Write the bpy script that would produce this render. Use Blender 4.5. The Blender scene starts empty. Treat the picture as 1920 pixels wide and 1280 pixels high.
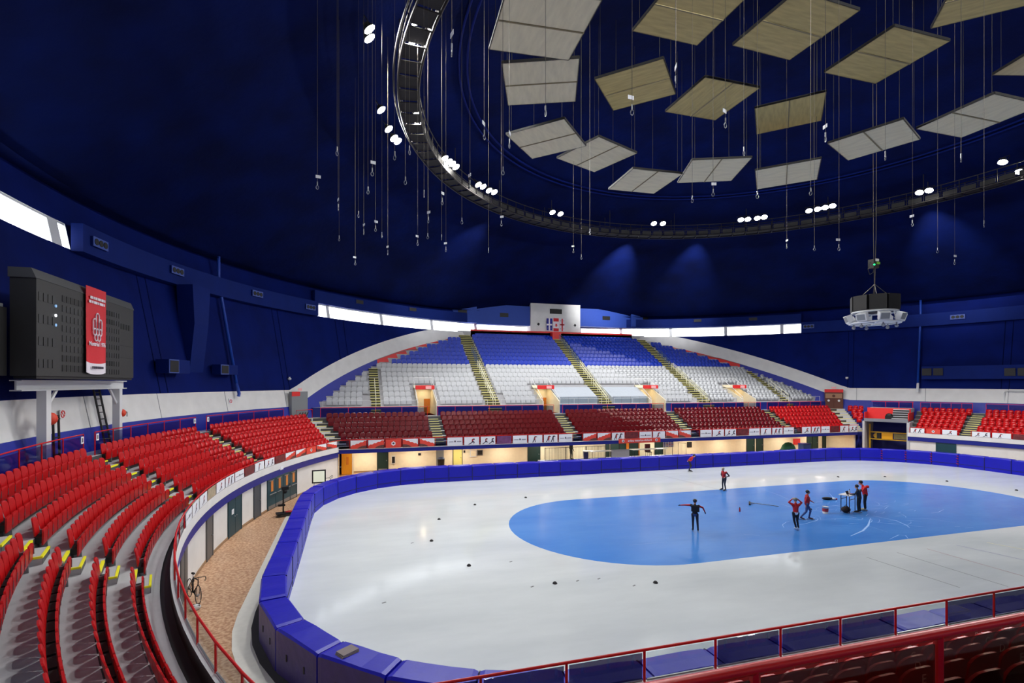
import bpy, math, random
import numpy as np
from mathutils import Vector, Matrix
random.seed(7)
SC = bpy.context.scene
COL = SC.collection
PI = math.pi
R = math.radians

# ------------------------------------------------------------------ camera
CAM = (-26.455, -26.128, 8.22)
YAW = 0.278815
FPX, HZN, U0 = 946.7, 717.8, 928.8          # focal length, horizon row, optical axis column (1920x1280)
cd = bpy.data.cameras.new('camera'); cam = bpy.data.objects.new('camera', cd); COL.objects.link(cam)
cam.location = CAM; cam.rotation_euler = (PI/2, 0, -YAW)
cd.sensor_width = 36; cd.lens = FPX/1920*36
cd.shift_x = (960-U0)/1920; cd.shift_y = (HZN-640)/1920
cd.clip_start = 0.05; cd.clip_end = 400
SC.camera = cam
# ------------------------------------------------------------------ world / exposure
W = bpy.data.worlds.new('world'); SC.world = W; W.use_nodes = True
bg = W.node_tree.nodes['Background']; bg.inputs[0].default_value = (.55, .68, .9, 1); bg.inputs[1].default_value = 1.0
vs = SC.view_settings
vs.view_transform = 'Standard'; vs.look = 'None'; vs.exposure = 0.64; vs.gamma = 1; vs.use_curve_mapping = False
FLOOD_W = 1300.0        # watts of one cluster of floodlights on the ring

# ------------------------------------------------------------------ pixel helpers (photo pixel -> place)
cS, sS = math.cos(YAW), math.sin(YAW)
def at(u, d):
    x = (u-U0)*d/FPX
    return (CAM[0]+cS*x+sS*d, CAM[1]-sS*x+cS*d)
def ground(u, v, z=0.0):
    return at(u, FPX*(CAM[2]-z)/(v-HZN))
def on_y(u, y):
    d = (y-CAM[1])/(cS-sS*(u-U0)/FPX); return at(u, d)[0], d
def hz(v, d): return CAM[2]-(v-HZN)*d/FPX
def on_circle(u, r):
    dx, dy = at(u, 1); dx -= CAM[0]; dy -= CAM[1]
    px, py = CAM[0]-1, CAM[1]
    A = dx*dx+dy*dy; B = px*dx+py*dy; C = px*px+py*py-r*r
    t = (-B+math.sqrt(max(0, B*B-A*C)))/A
    return CAM[0]+dx*t, CAM[1]+dy*t, t
def ang_of(x, y): return math.degrees(math.atan2(y, x-1)) % 360

# ------------------------------------------------------------------ materials
MATS = {}
def srgb(r, g, b):
    f = lambda c: (c/255/12.92) if c/255 <= .04045 else ((c/255+.055)/1.055)**2.4
    return (f(r), f(g), f(b), 1)
def mat(name, rgb, rough=.5, metal=0, var=0.0, scale=4.0, bump=0.0, bscale=30.0, coat=0.0, emit=0.0, spec=.5, stretch=None):
    if name in MATS: return MATS[name]
    m = bpy.data.materials.new(name); m.use_nodes = True; MATS[name] = m
    nt = m.node_tree; b = nt.nodes['Principled BSDF']
    col = srgb(*rgb)
    b.inputs['Base Color'].default_value = col
    b.inputs['Roughness'].default_value = rough; b.inputs['Metallic'].default_value = metal
    b.inputs['Specular IOR Level'].default_value = spec
    if coat: b.inputs['Coat Weight'].default_value = coat; b.inputs['Coat Roughness'].default_value = .12
    if emit:
        b.inputs['Emission Color'].default_value = col; b.inputs['Emission Strength'].default_value = emit
    if var or bump:
        tc = nt.nodes.new('ShaderNodeTexCoord'); src = tc.outputs['Object']
        if stretch:
            mp = nt.nodes.new('ShaderNodeMapping'); mp.inputs['Scale'].default_value = stretch
            nt.links.new(src, mp.inputs[0]); src = mp.outputs[0]
    if var:
        n = nt.nodes.new('ShaderNodeTexNoise'); n.inputs['Scale'].default_value = scale; n.inputs['Detail'].default_value = 5
        nt.links.new(src, n.inputs['Vector'])
        r = nt.nodes.new('ShaderNodeValToRGB')
        r.color_ramp.elements[0].position = .3; r.color_ramp.elements[1].position = .7
        r.color_ramp.elements[0].color = tuple(c*(1-var) for c in col[:3])+(1,)
        r.color_ramp.elements[1].color = tuple(min(1, c*(1+var)) for c in col[:3])+(1,)
        nt.links.new(n.outputs['Fac'], r.inputs[0]); nt.links.new(r.outputs[0], b.inputs['Base Color'])
    if bump:
        n2 = nt.nodes.new('ShaderNodeTexNoise'); n2.inputs['Scale'].default_value = bscale; n2.inputs['Detail'].default_value = 4
        nt.links.new(src, n2.inputs['Vector'])
        bp = nt.nodes.new('ShaderNodeBump'); bp.inputs['Strength'].default_value = bump; bp.inputs['Distance'].default_value = .05
        nt.links.new(n2.outputs['Fac'], bp.inputs['Height']); nt.links.new(bp.outputs[0], b.inputs['Normal'])
    return m
def glass(name, rgb, tint=.9, gloss=.12):
    if name in MATS: return MATS[name]
    m = bpy.data.materials.new(name); m.use_nodes = True; MATS[name] = m
    nt = m.node_tree; nt.nodes.remove(nt.nodes['Principled BSDF'])
    out = nt.nodes['Material Output']
    t = nt.nodes.new('ShaderNodeBsdfTransparent'); c = srgb(*rgb); t.inputs[0].default_value = c
    g = nt.nodes.new('ShaderNodeBsdfGlossy'); g.inputs['Roughness'].default_value = .03; g.inputs[0].default_value = (1, 1, 1, 1)
    lw = nt.nodes.new('ShaderNodeLayerWeight'); lw.inputs[0].default_value = .25
    mt = nt.nodes.new('ShaderNodeMath'); mt.operation = 'MULTIPLY_ADD'; mt.inputs[1].default_value = .3; mt.inputs[2].default_value = .015
    nt.links.new(lw.outputs['Facing'], mt.inputs[0]); mt.inputs[1].default_value = .12
    mx = nt.nodes.new('ShaderNodeMixShader')
    nt.links.new(mt.outputs[0], mx.inputs[0]); nt.links.new(t.outputs[0], mx.inputs[1]); nt.links.new(g.outputs[0], mx.inputs[2])
    nt.links.new(mx.outputs[0], out.inputs[0])
    return m
M = {}
M['white_wall'] = mat('white_painted_concrete', (216, 216, 215), .7, var=.05, scale=1.2)
M['navy_wall'] = mat('navy_painted_concrete', (0, 19, 90), .8, var=.2, scale=.45, bump=.15, bscale=3, spec=.12)
M['navy_dome'] = mat('navy_sprayed_dome', (0, 12, 62), .9, var=.35, scale=.35, bump=.6, bscale=2.2, spec=.08)
M['beam_blue'] = mat('blue_beam_paint', (2, 28, 100), .7, var=.08, scale=1, spec=.15)
M['box_blue'] = mat('blue_bulkhead_paint', (30, 66, 158), .7, var=.04)
M['dado_blue'] = mat('royal_blue_dado', (8, 30, 146), .5, var=.04)
M['fascia_blue'] = mat('fascia_blue', (8, 24, 128), .45, var=.05)
M['red_paint'] = mat('red_band_paint', (214, 36, 36), .5, var=.03)
M['beige_wall'] = mat('beige_concourse_wall', (224, 214, 188), .6, var=.04)
M['concrete'] = mat('grey_painted_concrete', (176, 176, 180), .6, var=.05, scale=2.5, bump=.04, bscale=40)
M['concrete_dark'] = mat('dark_riser_paint', (62, 63, 64), .6, var=.08)
M['gutter'] = mat('dark_rubber_gutter', (38, 37, 36), .45, var=.1, scale=3)
M['khaki'] = mat('khaki_step_concrete', (150, 145, 105), .7, var=.1, scale=3)
M['olive'] = mat('dark_olive_riser', (52, 52, 36), .7)
M['yellow'] = mat('yellow_nosing', (238, 232, 30), .5)
M['pale_yellow'] = mat('pale_yellow_nosing', (214, 206, 120), .6)
M['white_kerb'] = mat('white_rink_kerb', (222, 222, 214), .5, var=.04)
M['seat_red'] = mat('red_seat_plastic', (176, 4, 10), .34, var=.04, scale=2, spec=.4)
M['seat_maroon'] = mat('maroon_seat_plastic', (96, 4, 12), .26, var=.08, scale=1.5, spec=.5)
M['seat_white'] = mat('white_seat_plastic', (186, 189, 193), .45)
M['seat_blue'] = mat('blue_seat_plastic', (6, 52, 182), .42, var=.04)
M['steel'] = mat('galvanised_steel', (150, 152, 156), .4, .8)
M['grey_metal'] = mat('grey_metal_paint', (128, 132, 136), .5, .2)
M['black'] = mat('black_matte', (14, 14, 15), .6)
M['dark_metal'] = mat('dark_metal', (36, 36, 38), .5, .5)
M['charcoal'] = mat('charcoal_panel', (40, 40, 39), .55, var=.05)
M['rail_red'] = mat('red_gloss_rail', (198, 6, 10), .35, spec=.4)
M['white_gloss'] = mat('white_metal_paint', (214, 216, 218), .4)
M['teal'] = mat('dark_teal_door', (18, 62, 74), .45, var=.06)
M['grey_door'] = mat('slate_grey_door', (62, 72, 82), .45)
M['green_door'] = mat('dark_green_door', (12, 44, 40), .45)
M['orange_wood'] = mat('orange_wood', (196, 112, 24), .45, var=.15, scale=6, stretch=(6, 6, .5))
M['ochre'] = mat('ochre_yellow_door', (214, 146, 22), .45, var=.08, scale=5, stretch=(6, 6, .4))
M['brown'] = mat('brown_wood', (84, 40, 26), .5, var=.1, scale=5)
M['tan_base'] = mat('tan_skirting', (150, 120, 90), .6)
M['pad'] = mat('blue_vinyl_pad', (8, 10, 170), .42, var=.06, scale=2, spec=.35, bump=.25, bscale=2.2)
M['pad_back'] = mat('dark_purple_pad_rear', (44, 30, 98), .5, var=.15, scale=3, bump=.3, bscale=4)  # outer faces of the pads, darker purple than the rest of the cover
M['pad_seam'] = mat('dark_vinyl_seam', (10, 10, 52), .5)
M['panel_cream'] = mat('cream_fibre_panel', (206, 200, 170), .7, var=.1, scale=1.3, stretch=(3, .6, 1))
M['panel_khaki'] = mat('khaki_fibre_panel', (176, 160, 104), .7, var=.16, scale=1.6, stretch=(.5, 3.5, 1))
M['panel_edge'] = mat('panel_timber_edge', (120, 110, 80), .6)
M['cable'] = mat('steel_cable', (92, 86, 76), .5, .3)
M['lamp_glow'] = mat('lamp_glow', (255, 250, 240), .4, emit=60)
M['daylight'] = mat('daylit_glass', (246, 250, 255), .3, emit=2.6)
M['skin'] = mat('skin', (205, 150, 122), .5)
M['glass'] = glass('clear_acrylic', (236, 240, 242))
M['glass_smoke'] = glass('smoked_acrylic', (176, 166, 158)); M['glass_dark'] = glass('dark_tinted_acrylic', (150, 150, 168))
M['glass_blue'] = glass('bluish_acrylic', (198, 202, 226))

# beige speckled floor
def floor_mat():
    m = bpy.data.materials.new('speckled_floor'); m.use_nodes = True; nt = m.node_tree; b = nt.nodes['Principled BSDF']
    tc = nt.nodes.new('ShaderNodeTexCoord')
    v = nt.nodes.new('ShaderNodeTexNoise'); v.inputs['Scale'].default_value = 9; v.inputs['Detail'].default_value = 8
    n = nt.nodes.new('ShaderNodeTexNoise'); n.inputs['Scale'].default_value = .6
    for q in (v, n): nt.links.new(tc.outputs['Object'], q.inputs['Vector'])
    r = nt.nodes.new('ShaderNodeValToRGB'); r.color_ramp.elements[0].position = .38; r.color_ramp.elements[1].position = .62
    r.color_ramp.elements[0].color = srgb(176, 128, 94); r.color_ramp.elements[1].color = srgb(222, 184, 148)
    nt.links.new(v.outputs['Fac'], r.inputs[0])
    mx = nt.nodes.new('ShaderNodeMixRGB'); mx.blend_type = 'MULTIPLY'; mx.inputs[0].default_value = .25
    nt.links.new(r.outputs[0], mx.inputs[1]); nt.links.new(n.outputs['Fac'], mx.inputs[2])
    nt.links.new(mx.outputs[0], b.inputs['Base Color']); b.inputs['Roughness'].default_value = .45
    return m
M['floor'] = floor_mat()
def ice_mat(name, c0, c1, streak):
    m = bpy.data.materials.new(name); m.use_nodes = True; nt = m.node_tree; b = nt.nodes['Principled BSDF']
    tc = nt.nodes.new('ShaderNodeTexCoord')
    mp = nt.nodes.new('ShaderNodeMapping'); mp.inputs['Scale'].default_value = (.09, .3, 1); mp.inputs['Rotation'].default_value = (0, 0, .12)
    nt.links.new(tc.outputs['Object'], mp.inputs[0])
    n = nt.nodes.new('ShaderNodeTexNoise'); n.inputs['Scale'].default_value = 1.6; n.inputs['Detail'].default_value = 6; n.inputs['Roughness'].default_value = .6
    nt.links.new(mp.outputs[0], n.inputs['Vector'])
    r = nt.nodes.new('ShaderNodeValToRGB'); r.color_ramp.elements[0].position = .3; r.color_ramp.elements[1].position = .68
    r.color_ramp.elements[0].color = srgb(*c0); r.color_ramp.elements[1].color = srgb(*c1)
    nt.links.new(n.outputs['Fac'], r.inputs[0])
    nt.links.new(r.outputs[0], b.inputs['Base Color'])
    n2 = nt.nodes.new('ShaderNodeTexNoise'); n2.inputs['Scale'].default_value = 2.2; n2.inputs['Detail'].default_value = 4
    nt.links.new(tc.outputs['Object'], n2.inputs['Vector'])
    mr = nt.nodes.new('ShaderNodeMapRange'); mr.inputs['To Min'].default_value = streak[0]; mr.inputs['To Max'].default_value = streak[1]
    nt.links.new(n2.outputs['Fac'], mr.inputs['Value']); nt.links.new(mr.outputs[0], b.inputs['Roughness'])
    b.inputs['IOR'].default_value = 1.31
    return m
M['ice'] = ice_mat('white_ice', (196, 203, 206), (213, 219, 221), (.04, .2))
M['ice_blue'] = ice_mat('blue_ice', (52, 122, 206), (76, 138, 214), (.1, .32))

# ------------------------------------------------------------------ mesh helpers
class MB:
    def __init__(s): s.v = []; s.f = []; s.m = []; s.cur = 0
    def add(s, vs, fs, mi=None):
        o = len(s.v); s.v += [tuple(p) for p in vs]
        for f in fs: s.f.append(tuple(i+o for i in f)); s.m.append(s.cur if mi is None else mi)
        return s
    def box(s, c, d, rz=0, mi=None, tilt=None):
        x, y, z = d[0]/2, d[1]/2, d[2]/2
        P = [(a*x, b*y, e*z) for e in (-1, 1) for b in (-1, 1) for a in (-1, 1)]
        if tilt is not None: P = [tuple(tilt @ Vector(p)) for p in P]
        ca, sa = math.cos(rz), math.sin(rz)
        P = [(c[0]+ca*p[0]-sa*p[1], c[1]+sa*p[0]+ca*p[1], c[2]+p[2]) for p in P]
        return s.add(P, [(0, 2, 3, 1), (4, 5, 7, 6), (0, 1, 5, 4), (2, 6, 7, 3), (0, 4, 6, 2), (1, 3, 7, 5)], mi)
    def bb(s, a, b, mi=None):
        return s.box([(a[i]+b[i])/2 for i in range(3)], [abs(b[i]-a[i]) for i in range(3)], 0, mi)
    def tube(s, pts, r, n=8, mi=None, closed=False, cap=True):
        pts = [Vector(p) for p in pts]; N = len(pts); rs = r if isinstance(r, (list, tuple)) else [r]*N
        V = []; prev = None
        for i, p in enumerate(pts):
            if closed: t = pts[(i+1) % N]-pts[i-1]
            else: t = pts[min(i+1, N-1)]-pts[max(i-1, 0)]
            t.normalize()
            ref = Vector((0, 0, 1)) if abs(t.z) < .95 else Vector((1, 0, 0))
            a = t.cross(ref).normalized(); b = t.cross(a)
            if prev is not None and a.dot(prev) < 0 and abs(t.z) >= .95: pass
            prev = a
            for k in range(n):
                q = 2*PI*k/n; V.append(p+(a*math.cos(q)+b*math.sin(q))*rs[i])
        F = []
        for i in range(N if closed else N-1):
            j = (i+1) % N
            for k in range(n): F.append((i*n+k, i*n+(k+1) % n, j*n+(k+1) % n, j*n+k))
        if not closed and cap:
            F.append(tuple(range(n))); F.append(tuple((N-1)*n+k for k in reversed(range(n))))
        return s.add(V, F, mi)
    def cyl(s, c, r, h, n=16, mi=None, r2=None, axis='z'):
        d = {'z': (0, 0, h/2), 'x': (h/2, 0, 0), 'y': (0, h/2, 0)}[axis]; c = Vector(c); d = Vector(d)
        return s.tube([c-d, c+d], [r, r if r2 is None else r2], n, mi)
    def ball(s, c, r, n=10, mi=None, sq=(1, 1, 1)):
        V = []; F = []; m2 = n//2
        for i in range(m2+1):
            t = PI*i/m2
            for k in range(n):
                q = 2*PI*k/n; V.append((c[0]+r*sq[0]*math.sin(t)*math.cos(q), c[1]+r*sq[1]*math.sin(t)*math.sin(q), c[2]+r*sq[2]*math.cos(t)))
        for i in range(m2):
            for k in range(n): F.append((i*n+k, (i+1)*n+k, (i+1)*n+(k+1) % n, i*n+(k+1) % n))
        return s.add(V, F, mi)
    def prism(s, poly, fn, t0, t1, mi=None):
        """poly: 2D outline; fn(a,b,t)->xyz ; extruded from t0 to t1"""
        n = len(poly); V = [fn(a, b, t0) for a, b in poly]+[fn(a, b, t1) for a, b in poly]
        F = [tuple(reversed(range(n))), tuple(range(n, 2*n))]+[(i, (i+1) % n, n+(i+1) % n, n+i) for i in range(n)]
        return s.add(V, F, mi)
    def mesh(s, name, mats, smooth=False):
        me = bpy.data.meshes.new(name); me.from_pydata(s.v, [], s.f)
        mats = mats if isinstance(mats, (list, tuple)) else [mats]
        for m in mats: me.materials.append(M[m] if isinstance(m, str) else m)
        if any(s.m): me.polygons.foreach_set('material_index', s.m)
        if smooth: me.polygons.foreach_set('use_smooth', [True]*len(s.f))
        me.update(); return me
    def build(s, name, mats, parent=None, smooth=False, loc=None, rz=0):
        return inst(name, s.mesh(name, mats, smooth), parent, loc, rz)
def inst(name, me, parent=None, loc=None, rz=0):
    o = bpy.data.objects.new(name, me); COL.objects.link(o)
    if parent is not None: o.parent = parent
    if loc is not None: o.location = loc
    if rz: o.rotation_euler = (0, 0, rz)
    return o
def tag(o, label, cat, group=None):
    o['label'] = label; o['category'] = cat
    if group: o['group'] = group
    return o
def struct(o): o['kind'] = 'structure'; return o
def thing(name, label, cat, loc=(0, 0, 0), rz=0, group=None):
    o = bpy.data.objects.new(name, None); COL.objects.link(o); o.empty_display_size = .2
    o.location = loc; o.rotation_euler = (0, 0, rz); return tag(o, label, cat, group)
def shell(name, loc=(0, 0, 0), rz=0):
    o = bpy.data.objects.new(name, None); COL.objects.link(o); o.location = loc; o.rotation_euler = (0, 0, rz); return struct(o)
def tiles(name, me_src, xf, mats, label=None, cat=None):
    """one joined mesh from many placements (x,y,z,rz) of a source mesh"""
    n = len(me_src.vertices); co = np.empty(n*3); me_src.vertices.foreach_get('co', co); co = co.reshape(-1, 3)
    polys = [tuple(p.vertices) for p in me_src.polygons]; mi = [p.material_index for p in me_src.polygons]
    T = np.array(xf); c, s = np.cos(T[:, 3])[:, None], np.sin(T[:, 3])[:, None]
    X = c*co[None, :, 0]-s*co[None, :, 1]+T[:, 0:1]; Y = s*co[None, :, 0]+c*co[None, :, 1]+T[:, 1:2]; Z = np.repeat(co[None, :, 2], len(T), 0)+T[:, 2:3]
    V = np.stack([X, Y, Z], 2).reshape(-1, 3)
    L = np.array([len(p) for p in polys]); idx = np.array([i for p in polys for i in p])
    allidx = (idx[None, :]+(np.arange(len(T))*n)[:, None]).ravel(); Ls = np.tile(L, len(T)); st = np.concatenate([[0], np.cumsum(Ls)[:-1]])
    me = bpy.data.meshes.new(name); me.vertices.add(len(V)); me.vertices.foreach_set('co', V.ravel())
    me.loops.add(len(allidx)); me.loops.foreach_set('vertex_index', allidx.astype(np.int32))
    me.polygons.add(len(Ls)); me.polygons.foreach_set('loop_start', st.astype(np.int32))
    for m in mats: me.materials.append(M[m])
    me.polygons.foreach_set('material_index', np.tile(np.array(mi, np.int32), len(T)))
    me.update(calc_edges=True)
    o = inst(name, me); o['kind'] = 'stuff'
    if label: tag(o, label, cat)
    return o
def text_mesh(txt, size, matname, extrude=.004, bold=0.0, align='CENTER'):
    cu = bpy.data.curves.new('lettering', 'FONT'); cu.body = txt; cu.size = size; cu.extrude = extrude; cu.offset = bold
    cu.align_x = align; cu.align_y = 'CENTER'; cu.resolution_u = 3
    o = bpy.data.objects.new('lettering_tmp', cu); COL.objects.link(o)
    dg = bpy.context.evaluated_depsgraph_get(); dg.update()
    me = bpy.data.meshes.new_from_object(o.evaluated_get(dg)); bpy.data.objects.remove(o)
    me.materials.clear(); me.materials.append(M[matname]); return me
def put_text(txt, size, matname, loc, face, parent=None, tilt=0, bold=0.0):
    """lettering standing upright; face = heading (rad) of the direction it looks towards"""
    o = inst('lettering', text_mesh(txt, size, matname, bold=bold), parent, loc)
    o.rotation_euler = (PI/2, tilt, face+PI/2); return o
ORD = ['front', 'second', 'third', 'fourth', 'fifth', 'sixth', 'seventh', 'eighth', 'ninth', 'tenth', 'eleventh', 'twelfth', 'thirteenth', 'fourteenth', 'fifteenth', 'sixteenth', 'seventeenth', 'eighteenth']
# ================================================================== the bowl: paths at offset o behind the balustrade
RB, YB = 33.74, 18.13
def kink(o): return 1-math.sqrt((RB+o)**2-(YB+o)**2)          # x of the corner of the offset path (left side)
def kang(o): return math.degrees(math.atan2(YB+o, -(1-kink(o))))   # its angle on the left arc (~147)
GATE = (24.9, 31.6)                                            # gate opening on the right arc, degrees
def arc(o, a0, a1, step=1.5):
    n = max(1, int(math.ceil(abs(a1-a0)/step)))
    return [(1+(RB+o)*math.cos(R(a0+(a1-a0)*i/n)), (RB+o)*math.sin(R(a0+(a1-a0)*i/n))) for i in range(n+1)]
NARC = 44
def path_main(o):
    """near straight (from right) -> left arc -> far straight -> up to the gate corner"""
    k = kang(o); xk = kink(o)
    P = [(2-xk, -(YB+o)), (xk, -(YB+o))]
    a0, a1 = 360-k, k
    P += [(1+(RB+o)*math.cos(R(a0+(a1-a0)*i/NARC)), (RB+o)*math.sin(R(a0+(a1-a0)*i/NARC))) for i in range(1, NARC)]
    P += [(xk, YB+o), (2-xk, YB+o)]
    return P
def path_right(o):
    k = 180-kang(o); P = []
    return [(1+(RB+o)*math.cos(R(GATE[0]+(-k-GATE[0])*i/NARC)), (RB+o)*math.sin(R(GATE[0]+(-k-GATE[0])*i/NARC))) for i in range(NARC+1)]
def sweep(mb, prof, pathf, i0=None, i1=None):
    """prof: list of (o,z,mat_of_next_segment)"""
    rows = [[(x, y, z) for x, y in pathf(o)[i0:i1]] for o, z, _ in prof]
    n = len(rows[0])
    for k in range(len(prof)-1):
        V = rows[k]+rows[k+1]
        mb.add(V, [(i, i+1, n+i+1, n+i) for i in range(n-1)], prof[k][2])
OR = [.88+.735*k for k in range(6)]                             # riser offsets
ZD = [2.56+.4*k for k in range(6)]                           # deck heights of the six rows
ZW, OW = 4.99, 5.72                                            # walkway behind the rows
terr = [(.1, 2.85, 2), (.1, 2.48, 2), (.34, 2.48, 1), (.34, ZD[0], 0)]
for k in range(6):
    terr += [(OR[k], ZD[k], 1), (OR[k], ZD[k+1] if k < 5 else ZW, 0)]
def ring_struct(name, prof, mats, which=('main', 'right')):
    mb = MB()
    if 'main' in which: sweep(mb, prof, path_main)
    if 'right' in which: sweep(mb, prof, path_right)
    return struct(mb.build(name, mats))
ring_struct('terrace_tiers', terr+[(OW, ZW, 0)], ['concrete', 'concrete_dark', 'gutter'])
# parapet: white lip over a blue band; on the curved ends a white wall down to the floor
mb = MB(); PAR = [(.1, 2.85, 0), (-.04, 2.85, 0), (-.04, 2.43, 0), (.0, 2.43, 1), (.0, 2.0, 1), (.12, 2.0, 1)]
sweep(mb, PAR, path_main, 0, 2+NARC); sweep(mb, PAR, path_right)
sweep(mb, [(.1, 2.85, 0), (.1, 2.66, 0), (-.04, 2.66, 0), (-.04, 2.61, 0), (.0, 2.61, 1), (.0, 2.28, 1), (.2, 2.28, 1)], path_main, 1+NARC, None)
struct(mb.build('parapet', ['white_wall', 'fascia_blue']))
mb = MB(); n0 = 1; n1 = 2+NARC
sweep(mb, [(.12, 2.0, 0), (.12, .12, 1), (.09, .12, 1), (.09, 0.0, 1)], path_main, 0, n1)
sweep(mb, [(.12, 2.0, 0), (.12, .12, 1), (.09, .12, 1), (.09, 0.0, 1)], path_right)
struct(mb.build('wall_rinkside', ['white_wall', 'tan_base']))

# ---- drum wall (leans outwards), painted in bands; raked bands beside the upper stand
def rw(z): return 39.5+(z-6.1)*.2
ZT = 17.9
def z_white_top(y): return min(14.95, 7.58+.56*max(0, y-22.85))
def z_white_bot(y): return 6.1+.56*max(0, y-23.2)
def a_circ(u, r=41.25):
    x, y, t = on_circle(u, r); return ang_of(x, y)
WFAR = (a_circ(1502), a_circ(589.5))                            # far window band
WLEFT = (a_circ(133), 262.0)                                   # left window band
def in_window(a): return WFAR[0] <= a <= WFAR[1] or WLEFT[0] <= a <= WLEFT[1]
brk = sorted(set([i*1.5 for i in range(241)]+list(WFAR)+list(WLEFT)))
def wp(a, z): r = rw(z); return (1+r*math.cos(R(a)), r*math.sin(R(a)), z)
mb = MB(); ceil_mb = MB()
for a0, a1 in zip(brk[:-1], brk[1:]):
    am = (a0+a1)/2
    cols = []
    for a in (a0, a1):
        y = 40*math.sin(R(a))
        cols.append([0, min(z_white_bot(y), 14.9), z_white_top(y), 14.95, 16.24, ZT])
    dado = 3 if (40*math.sin(R(am)) > 32.0) else 1
    for k, mi in enumerate((dado, 0, 2, None, 2)):
        if mi is None:
            if in_window(am): continue
            mi = 2
        z00, z01, z10, z11 = cols[0][k], cols[0][k+1], cols[1][k], cols[1][k+1]
        if z01-z00 < 1e-4 and z11-z10 < 1e-4: continue
        zs = max(1, int((max(z01-z00, z11-z10))/3))
        for q in range(zs):
            f0, f1 = q/zs, (q+1)/zs
            mb.add([wp(a0, z00+(z01-z00)*f0), wp(a1, z10+(z11-z10)*f0), wp(a1, z10+(z11-z10)*f1), wp(a0, z00+(z01-z00)*f1)], [(3, 2, 1, 0)], mi)
struct(mb.build('wall_drum', ['white_wall', 'dado_blue', 'navy_wall', 'red_paint'], smooth=False))
# ---- dome
CZ, DR = -39.2, 70.6
def dome_z(x, y): return CZ+math.sqrt(DR*DR-(x-1)**2-y*y)
mb = MB(); NA, NR = 96, 26; rt = math.sqrt(DR*DR-(ZT-CZ)**2)
V = []
for j in range(NR+1):
    r = rt*(1-j/NR)
    for i in range(NA): a = 2*PI*i/NA; V.append((1+r*math.cos(a), r*math.sin(a), CZ+math.sqrt(DR*DR-r*r)))
F = [(j*NA+i, (j+1)*NA+i, (j+1)*NA+(i+1) % NA, j*NA+(i+1) % NA) for j in range(NR) for i in range(NA)]
mb.add(V, F); o = struct(mb.build('ceiling', ['navy_dome'], smooth=True))
mb = MB(); Vr = [(1+42.6*math.cos(R(i*3)), 42.6*math.sin(R(i*3)), ZT-.01) for i in range(120)]; Vd = [(1+41.0*math.cos(R(i*3)), 41.0*math.sin(R(i*3)), ZT-.01) for i in range(120)]
mb.add(Vr+Vd, [(i, (i+1) % 120, 120+(i+1) % 120, 120+i) for i in range(120)]); struct(mb.build('trim_1', ['navy_dome']))
# ---- floor under everything
mb = MB(); N = 96
V = [(1+40*math.cos(2*PI*i/N), 40*math.sin(2*PI*i/N), -.02) for i in range(N)]
mb.add(V, [tuple(range(N))]); struct(mb.build('floor', ['floor']))
# white kerb between the boards and the speckled floor
def rrect(off, n=12, r0=8.5):
    x0, x1, y0, y1 = -28.7-off, 30.7+off, -14.85-off, 15.3+off; r = r0+off; P = []
    for cx, cy, a in ((x1-r, y1-r, 0), (x0+r, y1-r, 90), (x0+r, y0+r, 180), (x1-r, y0+r, 270)):
        for i in range(n+1): q = R(a+90*i/n); P.append((cx+r*math.cos(q), cy+r*math.sin(q)))
    return P
def strip(mb, A, B, z, mi=0):
    n = len(A); mb.add([(x, y, z) for x, y in A]+[(x, y, z) for x, y in B], [(i, (i+1) % n, n+(i+1) % n, n+i) for i in range(n)], mi)
mb = MB(); strip(mb, rrect(1.62), rrect(-.1), 0.0); struct(mb.build('floor_kerb', ['white_kerb']))
mb = MB(); strip(mb, rrect(1.05), rrect(.78), 0.006); struct(mb.build('trim_2', ['concrete_dark']))  # kerb shadow painted as a dark strip along the foot of the pads
# ---- ice: white sheet with a blue oval
def oval(n=12):
    rr, xl, xr = 6.55, -11.35, 13.35; P = []
    for cx, a in ((xr, 0), (xl, 90), (xl, 180), (xr, 270)):
        for i in range(n+1): q = R(a+90*i/n); P.append((cx+rr*math.cos(q), rr*math.sin(q)))
    return P
mb = MB(); strip(mb, rrect(.1, 16), oval(16), .012); n = len(oval(16))
mb.add([(x, y, .012) for x, y in oval(16)], [tuple(range(n))], 1)
struct(mb.build('floor_ice', ['ice', 'ice_blue']))
def ribbon(mb, pts, w, z=.015, mi=0):
    n = len(pts); V = []
    for i, (x, y) in enumerate(pts):
        x0, y0 = pts[max(0, i-1)]; x1, y1 = pts[min(n-1, i+1)]; L = math.hypot(x1-x0, y1-y0) or 1
        ww = w if isinstance(w, float) else w[i]
        V += [(x-(y1-y0)/L*ww/2, y+(x1-x0)/L*ww/2, z), (x+(y1-y0)/L*ww/2, y-(x1-x0)/L*ww/2, z)]
    mb.add(V, [(2*i, 2*i+1, 2*i+3, 2*i+2) for i in range(n-1)], mi)
M['line_grey'] = mat('grey_ice_line', (96, 98, 100), .4); M['line_red'] = mat('dull_red_ice_line', (150, 110, 112), .4)
M['line_blue'] = mat('dull_blue_ice_line', (110, 112, 160), .4); M['line_yel'] = mat('pale_yellow_ice_line', (220, 214, 150), .4)
M['frost'] = mat('skate_frost', (128, 174, 228), .6)
for p, q, m in (((1625, 1045), (1800, 1102), 'line_grey'), ((1682, 1036), (1890, 1100), 'line_grey'), ((1738, 1029), (1960, 1092), 'line_red'),
                ((1793, 1022), (2010, 1070), 'line_blue'), ((1850, 1017), (2050, 1055), 'line_yel'), ((1205, 882.5), (1345, 917), 'line_grey')):
    mb = MB(); ribbon(mb, [ground(*p), ground(*q)], .05); struct(mb.build('ice_line', [m]))
mb = MB()
def scr(px, w): ribbon(mb, [ground(u, v) for u, v in px], [w*.25]+[w*.7]*(len(px)-2)+[w*.2])
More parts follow.
